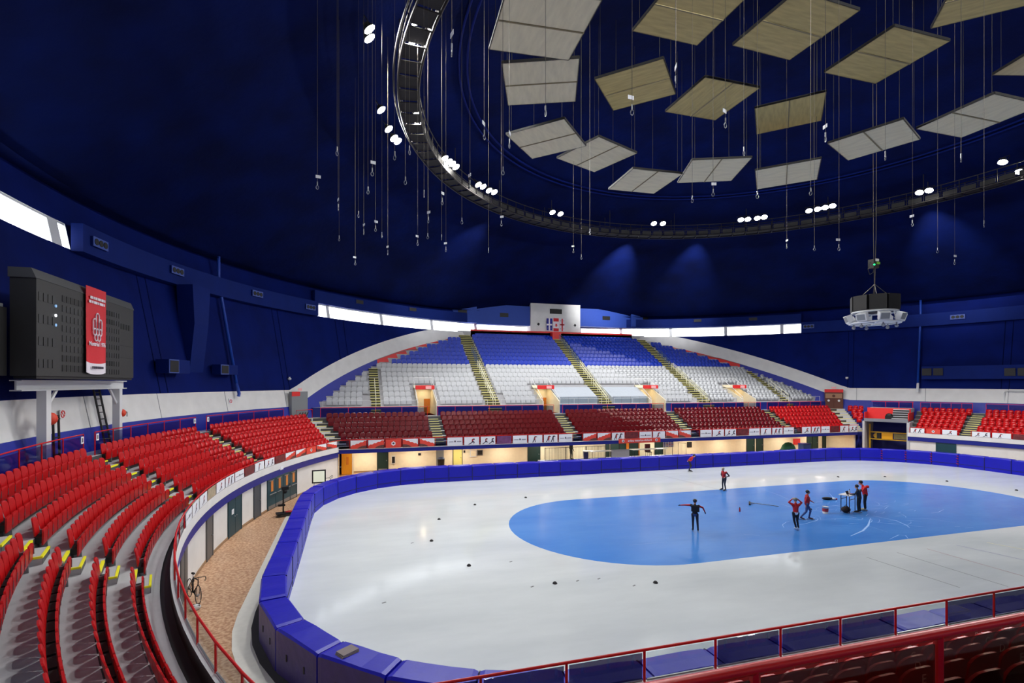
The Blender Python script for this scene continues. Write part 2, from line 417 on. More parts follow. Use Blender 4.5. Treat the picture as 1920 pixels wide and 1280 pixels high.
for px, w in ((((1437, 920), (1460, 928), (1478, 936)), .05), (((1465, 945), (1480, 950), (1500, 951)), .05), (((1490, 985), (1510, 982), (1530, 976), (1537, 972)), .05),
              (((1595, 1005), (1618, 995), (1628, 985), (1632, 972)), .14), (((1636, 967), (1680, 976), (1700, 985), (1706, 990)), .08),
              (((1540, 974), (1580, 972), (1625, 975)), .05), (((1560, 985), (1590, 986)), .04), (((1395, 1002), (1424, 1004)), .05),
              (((1470, 990), (1467, 984), (1474, 979), (1482, 977)), .05), (((1668, 1011), (1685, 1003), (1698, 1004), (1703, 1010)), .06), (((1745, 962), (1760, 960), (1770, 955)), .06),
              (((1650, 920), (1700, 925), (1760, 934)), .04), (((1550, 950), (1575, 947), (1600, 953)), .05), (((1520, 955), (1545, 960), (1575, 964), (1610, 972)), .06),
              (((1700, 973), (1740, 972), (1790, 980)), .04), (((1100, 985), (1160, 983)), .04), (((1240, 955), (1300, 965)), .04), (((1180, 1022), (1250, 1016)), .04), (((1330, 940), (1400, 938)), .03),
              (((1555, 925), (1562, 933), (1567, 937)), .05), (((1625, 985), (1665, 998)), .04), (((1790, 987), (1800, 987)), .06), (((1810, 990), (1825, 989)), .06)):
    scr(px, w)
random.seed(3)
for i in range(60):
    u, v = random.uniform(1500, 1720), random.uniform(940, 985); x, y = ground(u, v); a = random.uniform(-.6, .6); L = random.uniform(.3, 1.4)
    b = random.uniform(-.5, .5)
    ribbon(mb, [(x+L*t*math.cos(a+b*t), y+L*t*math.sin(a+b*t)) for t in (0, .33, .66, 1)], [.006, random.uniform(.015, .035), .02, .006])
o = tag(mb.build('skate_scratches', ['frost']), 'white frost scratches left by skates on the blue oval', 'scratches'); o['kind'] = 'stuff'
# sky light seen through the windows falls from the daylight panes themselves
# ================================================================== windows
def pane_quad(mb, a0, a1, z0, z1, dr, t=.04, mi=0):
    P = []
    for d in (dr, dr+t):
        for a, z in ((a0, z0), (a1, z0), (a1, z1), (a0, z1)):
            r = rw(z)+d; P.append((1+r*math.cos(R(a)), r*math.sin(R(a)), z))
    mb.add(P, [(3, 2, 1, 0), (4, 5, 6, 7), (0, 1, 5, 4), (1, 2, 6, 5), (2, 3, 7, 6), (3, 0, 4, 7)], mi)
Z0, Z1 = 14.95, 16.24
def reveal(name, a0, a1):
    mb = MB(); n = max(2, int((a1-a0)/1.5))
    for z in (Z0, Z1):
        V = []
        for d in (0, .3):
            for i in range(n+1):
                a = a0+(a1-a0)*i/n; r = rw(z)+d; V.append((1+r*math.cos(R(a)), r*math.sin(R(a)), z))
        mb.add(V, [(i, i+1, n+2+i, n+1+i) for i in range(n)])
    for a in (a0, a1):
        mb.add([(1+(rw(z)+d)*math.cos(R(a)), (rw(z)+d)*math.sin(R(a)), z) for z, d in ((Z0, 0), (Z0, .3), (Z1, .3), (Z1, 0))], [(0, 1, 2, 3)])
    return mb
# far band: panes between mullions
far_m = [a_circ(u) for u in (617, 717, 811, 893, 995, 1088, 1165, 1258, 1361, 1466)]
edges = [WFAR[1]]+far_m+[WFAR[0]]
w1 = shell('window_1')
reveal('r', *WFAR).build('window_reveal', ['white_gloss'], w1)
for i in range(len(edges)-1):
    a0, a1 = edges[i+1], edges[i]
    for q in range(3):
        mb = MB(); b0 = a0+(a1-a0)*q/3; b1 = a0+(a1-a0)*(q+1)/3; pane_quad(mb, b0, b1, Z0, Z1, .22); mb.build('pane', ['daylight'], w1)
for a in far_m:
    mb = MB(); pane_quad(mb, a-.28, a+.28, Z0, Z1, .02, .2); mb.build('mullion', ['white_gloss'], w1)
for z in (Z1-.1,):
    mb = MB(); n = 30
    for i in range(n): pane_quad(mb, WFAR[0]+(WFAR[1]-WFAR[0])*i/n, WFAR[0]+(WFAR[1]-WFAR[0])*(i+1)/n, z, z+.1, .1, .1)
    mb.build('head_rail', ['white_gloss'], w1)
# left band: glass blocks
w2 = shell('window_2')
reveal('r', *WLEFT).build('window_reveal', ['white_gloss'], w2)
am = a_circ(112)
step = R(1)*41.4; da = .3/step
mul = []
a = am+.6; cnt = 0
while a < am+22:
    for r_ in range(4):
        mb = MB(); zz = Z0+.02+r_*.3; pane_quad(mb, a+.02, a+da-.02, zz, zz+.27, .2, .06); mb.build('glass_block', ['daylight'], w2)
    a += da
while a < WLEFT[1]-.1:
    b_ = min(a+3, WLEFT[1]); mb = MB(); pane_quad(mb, a, b_, Z0, Z1, .22); mb.build('pane', ['daylight'], w2); a = b_
mb = MB()
for q in range(16): pane_quad(mb, am+.55+21.6*q/16, am+.55+21.6*(q+1)/16, Z0, Z1-.08, .28)
mb.build('block_joints', [mat('backlit_mortar', (196, 206, 216), .6, emit=.7)], w2)
mb = MB(); pane_quad(mb, WLEFT[0], am-.5, Z0, Z1, .22); mb.build('pane', ['daylight'], w2)
mb = MB(); pane_quad(mb, am-.5, am+.55, Z0, Z1, .06, .2); mb.build('mullion', ['white_gloss'], w2)
mb = MB(); n = 16; aa, ab = WLEFT[0], am+22
for i in range(n): pane_quad(mb, aa+(ab-aa)*i/n, aa+(ab-aa)*(i+1)/n, Z1-.1, Z1, .06, .12)
mb.build('head_rail', ['white_gloss'], w2)
# ---- beam round the drum where there are no windows
def ring_box(mb, a0, a1, z0, z1, d0, d1, step=1.5, mi=None, follow=True):
    n = max(1, int((a1-a0)/step)); V = []
    for i in range(n+1):
        a = a0+(a1-a0)*i/n
        for z, d in ((z0, d0), (z0, d1), (z1, d1), (z1, d0)):
            r = rw(z0 if not follow else z)-d; V.append((1+r*math.cos(R(a)), r*math.sin(R(a)), z))
    F = []
    for i in range(n):
        for k in range(4): F.append((4*i+k, 4*(i+1)+k, 4*(i+1)+(k+1) % 4, 4*i+(k+1) % 4))
    F += [(0, 1, 2, 3), (4*n+3, 4*n+2, 4*n+1, 4*n)]
    mb.add(V, F, mi)
for i, (a0, a1) in enumerate(((WFAR[1], WLEFT[0]), (-60, WFAR[0]))):
    mb = MB(); ring_box(mb, a0, a1, 14.88, 16.3, .0, .55, follow=False); struct(mb.build('trim_%d' % (i+3), ['beam_blue']))
# fascia over the far windows
mb = MB(); ring_box(mb, WFAR[0], WFAR[1], 16.26, 17.5, 0, .35, follow=False); struct(mb.build('trim_5', ['beam_blue']))
# seams on the white band
def wall_strip(mb, a, z0, z1, w, d, mi=0, nseg=1):
    for q in range(nseg):
        za, zb = z0+(z1-z0)*q/nseg, z0+(z1-z0)*(q+1)/nseg
        P = []
        for dd in (0.0, d):
            for s_, z in ((-1, za), (1, za), (1, zb), (-1, zb)):
                r = rw(z)-dd; t = w/2*s_
                P.append((1+r*math.cos(R(a))-t*math.sin(R(a)), r*math.sin(R(a))+t*math.cos(R(a)), z))
        mb.add(P, [(0, 1, 2, 3), (7, 6, 5, 4), (0, 4, 5, 1), (1, 5, 6, 2), (2, 6, 7, 3), (3, 7, 4, 0)], mi)
for u in (165, 300, 425, 536, 1606, 1735, 1890):
    a = a_circ(u, 39.6); mb = MB(); wall_strip(mb, a, 6.1, 7.58, .05, .012); struct(mb.build('wall_joint', ['grey_metal']))
for u in (285, 300, 525, 535, 640, 655, 1590, 1600, 1880, 1895):
    a = a_circ(u, 40.3); mb = MB(); wall_strip(mb, a, max(7.6, z_white_top(40*math.sin(R(a)))), 14.85, .07, .02); struct(mb.build('wall_joint', ['navy_dome']))
# ================================================================== far concourse under the stand
YR = 22.0
def wall_seg(mb, x0, x1, y, z0, z1, mi=0, t=.12): mb.bb((x0, y, z0), (x1, y+t, z1), mi)
mb = MB(); wall_seg(mb, -26.3, 29.2, YR, 0, 2.35); struct(mb.build('wall_concourse', ['beige_wall']))
mb = MB(); mb.bb((kink(0)+.2, YB+.12, 2.3), (29.3, YR, 2.36)); struct(mb.build('ceiling_concourse', ['beige_wall']))
mb = MB(); mb.bb((-27.6, YB+.5, 0), (-27.45, YR+.1, 2.3)); mb.bb((29.3, YB+.3, 0), (29.5, YR+.1, 2.3)); struct(mb.build('wall_concourse_ends', ['beige_wall']))
mb = MB(); mb.bb((-26.3, YR-.03, 0), (29.2, YR, .12)); struct(mb.build('baseboard_concourse', ['tan_base']))
DN = [0]
def door(x0, x1, y, mats, parts=(), h=2.05, z=0, face=-1, name=None):
    DN[0] += 1; s_ = shell('door_%d' % DN[0], ((x0+x1)/2, y, z)); w = x1-x0
    m2 = MB()
    m2.bb((-w/2-.06, face*.05, 0), (-w/2, .05, h+.05)); m2.bb((w/2, face*.05, 0), (w/2+.06, .05, h+.05)); m2.bb((-w/2-.06, face*.05, h), (w/2+.06, .05, h+.06))
    m2.build('door_frame', [mats[1]], s_)
    m2 = MB(); m2.bb((-w/2, face*.03, .02), (w/2, .02, h)); lf = m2.build('door_leaf', [mats[0]], s_)
    if 'plate' in parts: m2 = MB(); m2.bb((-w/2+.08, face*.045, .03), (w/2-.08, face*.03, .25)); m2.build('kick_plate', ['steel'], s_)
    if 'handle' in parts: m2 = MB(); m2.ball((w/2-.12, face*.07, 1.0), .04); m2.build('door_handle', ['steel'], s_)
    if 'panel' in parts: m2 = MB(); m2.bb((-w*.12, face*.04, .9), (w*.12, face*.03, 1.6)); m2.build('door_panel', ['orange_wood'], s_)
    return s_
def xr(u, y=YR): return on_y(u, y)[0]
door(xr(642), xr(661), YR-.9, ('ochre', 'ochre'), ('panel',), 2.25)
mb = MB(); mb.bb((-26.35, YR-.95, 0), (-26.2, YR, 2.35)); struct(mb.build('wall_return', ['beige_wall']))
door(xr(708), xr(727), YR, ('green_door', 'black'), ('plate', 'handle'))
door(xr(850), xr(866), YR, ('pale_yellow', 'black'), ('handle',))
door(xr(990), xr(1012), YR, ('green_door', 'green_door'), ('handle',))
for a, b in ((1136, 1142), (1145, 1160), (1162, 1173), (1180, 1196), (1228, 1242)): door(xr(a), xr(b), YR, ('green_door', 'black'), ('handle',))
for a, b in ((1400, 1414), (1418, 1430), (1513, 1522), (1523, 1533), (1542, 1557)): door(xr(a), xr(b), YR, ('green_door', 'black'), ('handle',))
for a, b in ((1173, 1179), (1196, 1199)):
    mb = MB(); mb.bb((xr(a), YR-.04, .02), (xr(b), YR, 2.1)); struct(mb.build('door_panel', ['orange_wood']))
mb = MB(); mb.bb((xr(818), YR-.05, 0), (xr(832), YR, 2.2)); struct(mb.build('trim_7', ['grey_metal']))
def wallbox(name, u0, u1, v0, v1, m, label, cat, y=YR, t=.12, inset=None):
    d = on_y((u0+u1)/2, y)[1]; z0, z1 = hz(v1, d), hz(v0, d); x0, x1 = xr(u0, y), xr(u1, y); t_ = thing(name, label, cat, ((x0+x1)/2, y, z0))
    w = x1-x0; h = z1-z0
    m2 = MB(); m2.bb((-w/2, -t, 0), (w/2, 0, h)); m2.build('body', [m], t_)
    if inset: m2 = MB(); m2.bb((-w*.38, -t-.015, h*.1), (w*.38, -t, h*.9)); m2.build('front_panel', [inset], t_)
    return t_
wallbox('fire_extinguisher_cabinet', 734, 741, 854, 869, 'white_gloss', 'white wall cabinet with dark extinguisher on the beige concourse wall', 'cabinet', inset='dark_metal')
wallbox('exit_sign', 784, 789, 849, 853, 'black', 'small black sign high on the beige concourse wall', 'sign', inset='dark_metal')
wallbox('electrical_box', 881, 893, 843, 856, 'white_gloss', 'cream electrical box on the concourse wall beside a grey grille', 'box', inset='beige_wall')
wallbox('wall_grille', 894, 905, 843, 853, 'grey_metal', 'grey square grille on the concourse wall beside an electrical box', 'grille', inset='dark_metal')
wallbox('small_speaker', 869, 872, 844, 848, 'black', 'small black speaker on the concourse wall by the yellow door', 'speaker')
wallbox('red_notice_board', 1487, 1499, 822, 833, 'red_paint', 'red notice board on the concourse wall near the gate', 'board', inset='red_paint')
wallbox('wall_speaker', 1288, 1296, 828, 838, 'dark_metal', 'dark grey wall speaker on the beige concourse wall', 'speaker', inset='black')
# fluorescent fittings of the concourse
for i in range(13):
    x = -25+4.3*i
    t_ = thing('concourse_light', 'long fluorescent ceiling light over the far concourse', 'light', (x, 20.4, 2.3), 0, 'fluorescent lights over the far concourse')
    mb = MB(); mb.bb((-.7, -.09, -.06), (.7, .09, 0)); mb.build('housing', ['white_gloss'], t_)
    mb = MB(); mb.bb((-.66, -.05, -.08), (.66, .05, -.06)); mb.build('tube', [mat('warm_tube', (255, 226, 170), .4, emit=6)], t_)
    L = bpy.data.lights.new('concourse_lamp', 'AREA'); L.shape = 'RECTANGLE'; L.size = 1.3; L.size_y = .12; L.energy = 50; L.color = (1, .94, .8)
    lo = bpy.data.objects.new('concourse_lamp', L); COL.objects.link(lo); lo.parent = t_; lo.location = (0, 0, -.1)

# ================================================================== upper stand on the far side
YU, ZU, DU, RU, NU = 24.45, 5.9, .86, .52, 17
def uw(k):   # half width of row k (limited by the drum wall)
    z = ZU+RU*k; y = YU+DU*(k+1); return math.sqrt(max(.1, rw(z+.3)**2-y*y))
AISLE_U = [(-24.1, .95), (-12.1, 1.5), (1.0, 1.5), (14.1, 1.5), (26.1, .95)]
VOM = [-19.1, -5.75, 7.45, 20.1]; VW = .98; VK = 4
PLAT = [(-4.7, .1), (1.9, 6.4)]
mb = MB()
for sgn in (1, -1):
    for k in range(NU):
        y0, y1, z = YU+DU*k, YU+DU*(k+1), ZU+RU*k
        w = math.sqrt(max(.1, rw(z)**2-y0*y0))+.4
        if k == 0:
            mb.add([(1-w, sgn*(YU-.15), z), (1+w, sgn*(YU-.15), z), (1+w, sgn*y0, z), (1-w, sgn*y0, z)], [(0, 1, 2, 3)])
        # split the deck round the vomitories
        cuts = [1-w]
        if k < VK and sgn > 0:
            for v in VOM: cuts += [v-VW, v+VW]
        cuts.append(1+w)
        zn = z+RU if k < NU-1 else z+.9
        for a, b in zip(cuts[::2], cuts[1::2]):
            mb.add([(a, sgn*y0, z), (b, sgn*y0, z), (b, sgn*y1, z), (a, sgn*y1, z), (b, sgn*y1, zn), (a, sgn*y1, zn)], [(0, 1, 2, 3), (3, 2, 4, 5)])
struct(mb.build('upper_terrace_tiers', ['concrete']))
yb = YU+DU*NU; zb = ZU+RU*(NU-1)
mb = MB(); mb.bb((-11.2, yb, zb), (12.9, yb+.15, zb+1.12)); struct(mb.build('trim_8', ['red_paint']))
# front dado of the stand (between vomitories)
cuts = [1-30.9]+[q for v in VOM for q in (v-VW, v+VW)]+[1+31.3]
for i, (a, b) in enumerate(zip(cuts[::2], cuts[1::2])):
    mb = MB(); mb.bb((a, YU-.25, ZW), (b, YU-.12, ZU)); struct(mb.build('wall_dado', [mat('navy_dado', (20, 36, 120), .5)]))
mb = MB(); mb.bb((-31, -YU+.12, ZW), (33, -YU+.25, ZU)); struct(mb.build('wall_dado', ['dado_blue']))
mb = MB()
for sgn in (1, -1):
    w0, w1 = 1-kink(OW-.5), 1-kink(6.3)
    mb.bb((1-33.5, sgn*(YB+OW-.6), ZW-.02), (1+33.5, sgn*(YU-.1), ZW+.0))
struct(mb.build('floor_walkway', ['concrete']))
# vomitories
for i, v in enumerate(VOM):
    s_ = shell('passage', (v, YU, ZW))
    m2 = MB(); ztop = ZU+RU*VK-ZW; dep = DU*VK
    for sx in (-1, 1):
        prof = [(0-.12, 0), (dep, 0), (dep, ztop), (0-.12, ZU-ZW+.35)]
        m2.prism([(y, z) for y, z in prof], lambda a, b, t: (t, a, b), sx*VW, sx*(VW-.1))
    m2.bb((-VW, dep-.05, 0), (VW, dep, ztop)); m2.build('passage_wall', ['beige_wall'], s_)
    m2 = MB(); m2.bb((-VW, dep*.45, ztop-.4), (VW, dep, ztop-.3)); m2.build('passage_ceiling', ['beige_wall'], s_)
    m2 = MB(); m2.bb((-VW, dep*.42, ztop-.42), (VW, dep*.46, ztop+.0)); m2.build('header', ['red_paint'], s_)
    m2 = MB(); m2.bb((.05, dep*.4, ztop-.38), (.65, dep*.42, ztop-.08)); m2.build('number_plate', [mat('pink_sign', (236, 170, 170), .5)], s_)
    m2 = MB(); m2.bb((.15, dep-.1, 0), (.8, dep-.05, 1.55)); m2.build('door_leaf', ['orange_wood'], s_)
    m2 = MB()
    for sx in (-1, 1): m2.tube([(sx*VW, -.1, 1.55), (sx*VW, dep, ztop+.8)], .03, 6); m2.tube([(sx*VW, dep, ztop), (sx*VW, dep, ztop+.8)], .03, 6); m2.tube([(sx*VW, -.1, .9), (sx*VW, -.1, 1.55)], .03, 6)
    m2.tube([(-VW, dep, ztop+.8), (VW, dep, ztop+.8)], .03, 6)
    m2.build('handrail', ['white_gloss'], s_)
    L = bpy.data.lights.new('passage_lamp', 'AREA'); L.size = .5; L.energy = 14; L.color = (1, .8, .5)
    lo = bpy.data.objects.new('passage_lamp', L); COL.objects.link(lo); lo.parent = s_; lo.location = (0, dep*.75, ztop-.42)
# grey tarpaulined platforms
for i, (a, b) in enumerate(PLAT):
    t_ = thing('covered_platform', ('pale grey covered platform on the white stand, left of the central stairs', 'pale grey covered platform on the white stand, right of the central stairs')[i], 'platform', ((a+b)/2, YU+.1, ZU))
    w = (b-a)/2; m2 = MB(); y0, y1 = .55, DU*3.8
    m2.prism([(y0, 0), (y1, RU*3), (y1, 1.85), (y1-.5, 1.85), (y0, .75)], lambda p, q, t: (t, p, q), -w, w); m2.build('cover', [mat('pale_grey_sheet', (172, 180, 190), .5, var=.03)], t_)
    m2 = MB()
    for j in range(5): m2.tube([(-w+2*w*j/4, .3, 0), (-w+2*w*j/4, .3, .8)], .02, 6)
    m2.tube([(-w, .3, .8), (w, .3, .8)], .025, 6); m2.build('guard_rail', ['grey_metal'], t_)
    m2 = MB(); m2.bb((-w, .29, .1), (w, .31, .76)); m2.build('guard_panel', ['glass'], t_)
# thin white front rail of the stand
def front_rail(x0, x1):
    t_ = thing('stand_guard_rail', 'thin white guard rail along the foot of the white seats', 'railing', ((x0+x1)/2, YU-.1, ZU), 0, 'guard rails along the upper stand')
    w = (x1-x0)/2; m2 = MB(); m2.tube([(-w, 0, .62), (w, 0, .62)], .02, 6); m2.tube([(-w, 0, .05), (w, 0, .05)], .015, 6); m2.build('top_rail', ['white_gloss'], t_)
    n = max(1, int((x1-x0)/1.6))
    for j in range(n+1):
        m2 = MB(); m2.tube([(-w+2*w*j/n, 0, 0), (-w+2*w*j/n, 0, .62)], .02, 6); m2.build('post', ['white_gloss'], t_)
xs = sorted([1-30.0, 1+30.0]+[q for v in VOM for q in (v-VW-.02, v+VW+.02)]+[q for c, w in AISLE_U for q in (c-w/2, c+w/2)])
seg = []
for a, b in zip(xs[:-1], xs[1:]):
    m_ = (a+b)/2
    if any(abs(m_-v) < VW for v in VOM) or any(abs(m_-c) < w/2 for c, w in AISLE_U): continue
    if b-a > .5: front_rail(a, b); seg.append((a, b))
# upper aisle stairs: half steps with pale nosings + handrails
for ai, (c, w) in enumerate(AISLE_U):
    kmax = max(k for k in range(NU) if abs(c-1)+w/2 < uw(k)+.3)
    s_ = shell('aisle_stairs', (c, YU, ZU))
    base = MB(); base.bb((-w/2, -.3, ZW-ZU), (w/2, -.12, -.45), 0)
    stepm = MB(); stepm.bb((-w/2, 0, 0), (w/2, DU*.5, RU/2)); sm = stepm.mesh('step', ['khaki'])
    rm = MB(); rm.bb((-w/2, -.012, -.2), (w/2, 0, -.05)); rmm = rm.mesh('riser_strip', ['olive'])
    nm = MB(); nm.bb((-w/2, -.02, -.05), (w/2, .06, .012)); nmm = nm.mesh('nosing', ['pale_yellow'])
    tm = MB(); tm.bb((-w/2, 0, 0), (w/2, DU*.5, .01)); tmm = tm.mesh('tread', ['khaki'])
    for k in range(min(NU, kmax+2)):
        inst('step', sm, s_, (0, DU*(k+.5), RU*k)); inst('nosing', nmm, s_, (0, DU*(k+.5), RU*k+RU/2)); inst('riser_strip', rmm, s_, (0, DU*(k+.5), RU*k+RU/2))
        inst('tread', tmm, s_, (0, DU*k, RU*k)); inst('nosing', nmm, s_, (0, DU*k, RU*k)); inst('riser_strip', rmm, s_, (0, DU*k, RU*k))
    for j in range(3): inst('nosing', nmm, s_, (0, -.3*(j+1), -.3*(j+1)+.02)); inst('riser_strip', rmm, s_, (0, -.3*(j+1), -.3*(j+1)+.02))
    fm = MB()
    for j in range(3): fm.bb((-w/2, -.3*(j+1), ZW-ZU), (w/2, -.3*j, -.3*(j+1)+.02))
    fm.build('foot_steps', ['khaki'], s_)
    # handrails
    lanes = (-.12, .12) if w > 1.2 else (0,)
    for (k0, k1, m_) in ((0, 3.6, 'pale_rail'), (4.2, 7.8, 'pale_rail'), (8.6, 11.4, 'blue_rail'), (12.2, 15.4, 'blue_rail')):
        if k1 > kmax: continue
        mm = {'pale_rail': mat('pale_yellow_rail', (226, 224, 196), .4), 'blue_rail': mat('slate_blue_rail', (64, 92, 134), .4)}[m_]
        for lx in lanes:
            h_ = MB()
            for zz in (.9, .5): h_.tube([(lx, DU*k0, RU*k0+zz), (lx, DU*k1, RU*k1+zz)], .028, 6)
            for q in range(4): kk = k0+(k1-k0)*q/3; h_.tube([(lx, DU*kk, RU*kk), (lx, DU*kk, RU*kk+.9)], .025, 6)
            h_.build('handrail', [mm], s_)
# wall handrails beside the stand
for sx in (-1, 1):
    t_ = thing('stair_handrail', ('thin grey handrail on the raked white wall, scoreboard side', '', 'thin grey handrail on the raked white wall, gate side')[sx+1], 'handrail')
    mb = MB(); pts = []
    for y in (30.5, 32, 33.5, 35, 36): r = rw(12)-.25; x = 1+sx*math.sqrt(r*r-y*y); pts.append((x, y, 9.0+.56*(min(y, 34.6)-30.5)+1.0))
    mb.tube(pts, .03, 6); mb.build('rail', ['grey_metal'], t_)
# corner doorways at the ends of the upper stand
for sx, u0, u1, mats_ in ((-1, 547, 577, ('white_gloss', 'red_paint')), (1, 1546, 1581, ('brown', 'brown'))):
    xa, ya, _ = on_circle(u0, 39.15); xb, yb_, _ = on_circle(u1, 39.15); DN[0] += 1
    s_ = shell('door_%d' % DN[0], ((xa+xb)/2, (ya+yb_)/2, ZW), math.atan2(yb_-ya, xb-xa)); w = math.dist((xa, ya), (xb, yb_))/2
    m2 = MB(); m2.bb((-w, 0, 0), (w, .3, 2.45)); m2.build('door_recess', [('grey_metal', '', 'brown')[sx+1]], s_)
    m2 = MB(); m2.bb((-w, -.03, 2.05), (w*(0 if sx < 0 else 1), 0, 2.45)); m2.build('door_header', [('red_paint', '', 'red_paint')[sx+1]], s_)
    if sx > 0:
        for q in (-1, 1):
            m2 = MB(); m2.bb((q*.03, -.04, 0), (q*(w-.05), -.01, 1.3)); m2.build('door_leaf', ['brown'], s_)
            m2 = MB(); m2.cyl((q*w*.55, -.06, 1.0), .13, .04, 12, axis='y'); m2.build('porthole', ['white_gloss'], s_)
        m2 = MB(); m2.bb((-w+.1, -.04, 1.32), (w-.1, -.02, 1.9)); m2.build('transom_panel', [mat('tan_panel', (150, 112, 84), .5)], s_)
        m2 = MB(); m2.cyl((0, -.05, 1.6), .17, .03, 16, axis='y'); m2.build('emblem', ['brown'], s_)
    else:
        m2 = MB()
        for q in range(4): m2.tube([(-w+.3+q*.35, -.3, 0), (-w+.75+q*.35, -.3, .55)], .05, 6)
        m2.build('stacked_bars', ['dark_metal'], s_)
        m2 = MB(); m2.tube([(-w, -.5, .0), (-w, -.5, .8), (w, -.5, .8), (w, -.5, 0)], .03, 6); m2.build('guard_rail', ['rail_red'], s_)
    m2 = MB(); m2.bb((-.25, -.02, 2.52), (.25, .0, 2.75)); m2.build('exit_sign', [mat('pink_sign', (236, 170, 170), .5)], s_)
# ================================================================== gate for the ice machine at the far right corner
ga = R((GATE[0]+GATE[1])/2); gw = RB*R(GATE[1]-GATE[0])/2
g_ = shell('gate_opening', (1+RB*math.cos(ga), RB*math.sin(ga), 0), ga-PI/2)      # local +y points outwards
m2 = MB(); m2.bb((-gw-.1, 0, 0), (-gw+.1, 5.6, 3.9)); m2.bb((gw-.1, 0, 0), (gw+.15, 5.6, 3.9)); m2.build('side_wall', ['concrete'], g_)
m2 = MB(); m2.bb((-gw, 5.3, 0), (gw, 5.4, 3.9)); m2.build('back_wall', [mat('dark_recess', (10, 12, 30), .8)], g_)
m2 = MB(); m2.bb((-gw, .3, 3.9), (gw, 5.3, 4.05)); m2.build('lintel_slab', ['grey_metal'], g_)
m2 = MB(); m2.bb((-gw, .25, 3.86), (gw, .5, 4.2)); m2.build('lintel_edge', ['steel'], g_)
m2 = MB(); m2.bb((-gw, 2.2, 4.05), (gw, 2.3, 5.36)); m2.build('red_wall', ['red_paint'], g_)
m2 = MB(); m2.bb((-gw, 2.3, 4.9), (gw, 5.3, 5.32)); m2.build('upper_slab', ['concrete'], g_)
m2 = MB(); m2.bb((gw-.05, .55, 4.05), (gw+.02, 4.6, 4.9)); m2.bb((-gw-.02, .55, 4.05), (-gw+.05, 4.6, 4.9)); m2.build('cheek_wall', ['red_paint'], g_)
for q in range(5):
    m2 = MB(); m2.bb((gw-1.5, .75+q*.28, 4.05+q*.24), (gw-.1, 2.2, 4.05+(q+1)*.24)); m2.build('step', ['concrete_dark' if q % 2 == 9 else 'concrete'], g_)
    m2 = MB(); m2.bb((gw-1.5, .73+q*.28, 4.05+q*.24), (gw-.1, .75+q*.28, 4.05+q*.24+.17)); m2.build('step_riser', ['black'], g_)
for q in range(3):
    m2 = MB(); xx = gw-.1-q*1.25; m2.bb((xx-1.2, 4.7, 5.34), (xx, 4.74, 5.95)); m2.build('rail_panel', ['glass_blue'], g_)
    m2 = MB(); m2.tube([(xx, 4.72, 5.32), (xx, 4.72, 6.02)], .035, 6); m2.build('post', ['rail_red'], g_)
m2 = MB(); m2.tube([(-gw, 4.72, 6.02), (gw, 4.72, 6.02)], .035, 6); m2.build('top_rail', ['rail_red'], g_)
t_ = thing('portable_speaker', 'dark round-topped box standing on the ledge above the ice machine gate', 'box', (g_.location[0]+1.1, g_.location[1]+.35, 4.05), ga-PI/2)
m2 = MB(); m2.bb((-.35, -.25, 0), (.35, .25, .5)); m2.build('body', ['dark_metal'], t_); m2 = MB(); m2.ball((0, 0, .5), .33, 12, sq=(1, .7, .8)); m2.build('dome_top', ['dark_metal'], t_, True)
t_ = thing('yellow_frame_gate', 'yellow steel frame and post inside the dark ice machine gate', 'gate', (1+(RB+1.4)*math.cos(ga), (RB+1.4)*math.sin(ga), 0), ga-PI/2)
ym = mat('dull_yellow_paint', (176, 138, 20), .5, var=.1); yl_ = mat('bright_yellow_paint', (222, 160, 14), .5)
m2 = MB(); m2.bb((-gw+.3, -.1, 0), (-gw+.45, .1, 3.5)); m2.build('post', [ym], t_)
for z in (1.75, 2.55): m2 = MB(); m2.bb((-gw+.4, -.08, z), (gw-.1, .08, z+.12)); m2.build('beam', [ym], t_)
m2 = MB(); m2.bb((-.5, -.12, 1.87), (.5, .1, 2.55)); m2.build('bright_panel', [yl_], t_)
m2 = MB(); m2.bb((-.95, -.06, 1.9), (-.6, .1, 2.5)); m2.build('motor', ['black'], t_)
m2 = MB(); m2.cyl((-gw+1.0, 0, 2.2), .3, .1, 20, axis='y'); m2.build('wheel', [ym], t_)
m2 = MB(); m2.bb((.6, -.05, 1.95), (gw-.2, .1, 2.5)); m2.build('engine_block', [mat('olive_machine', (120, 112, 70), .5, var=.2, scale=5)], t_)
# ================================================================== seats
def rounded(w, h, r, n=4, bot=.02):
    P = [(-w/2+bot, 0), (w/2-bot, 0)]
    for i in range(n+1): q = PI/2*i/n; P.append((w/2-r+r*math.cos(q), h-r+r*math.sin(q)))
    for i in range(n+1): q = PI/2+PI/2*i/n; P.append((-w/2+r+r*math.cos(q), h-r+r*math.sin(q)))
    return P
def back_mb(mb, mi=0, w=.505, z0=.44, h=.46, y0=.03, lean=.06, t=.03, r=.17):
    mb.prism(rounded(w, h, r, 4), lambda a, b, t_: (a, y0+lean*b/h+t_-.14*(a/w)**2, z0+b), 0, t, mi)
def pan_mb(mb, mi=0, w=.495, z0=.19, h=.4, y0=-.12, lean=.0, t=.035):
    mb.prism(rounded(w, h, .07, 2), lambda a, b, t_: (a, y0+lean*b/h-t_-.03*math.sin(PI*b/h), z0+b), 0, t, mi)
def brk_mb(mb, mi=0):
    mb.bb((-.22, -.12, .24), (.22, .05, .4), 2 if mi else 1)  # black block added to darken the gap between backrest and folded pan
    mb.bb((.243, -.12, .22), (.262, .04, .3), mi); mb.bb((.247, -.18, .3), (.264, -.12, .5), mi)
me_back = {}; me_pan = {}; me_whole = {}
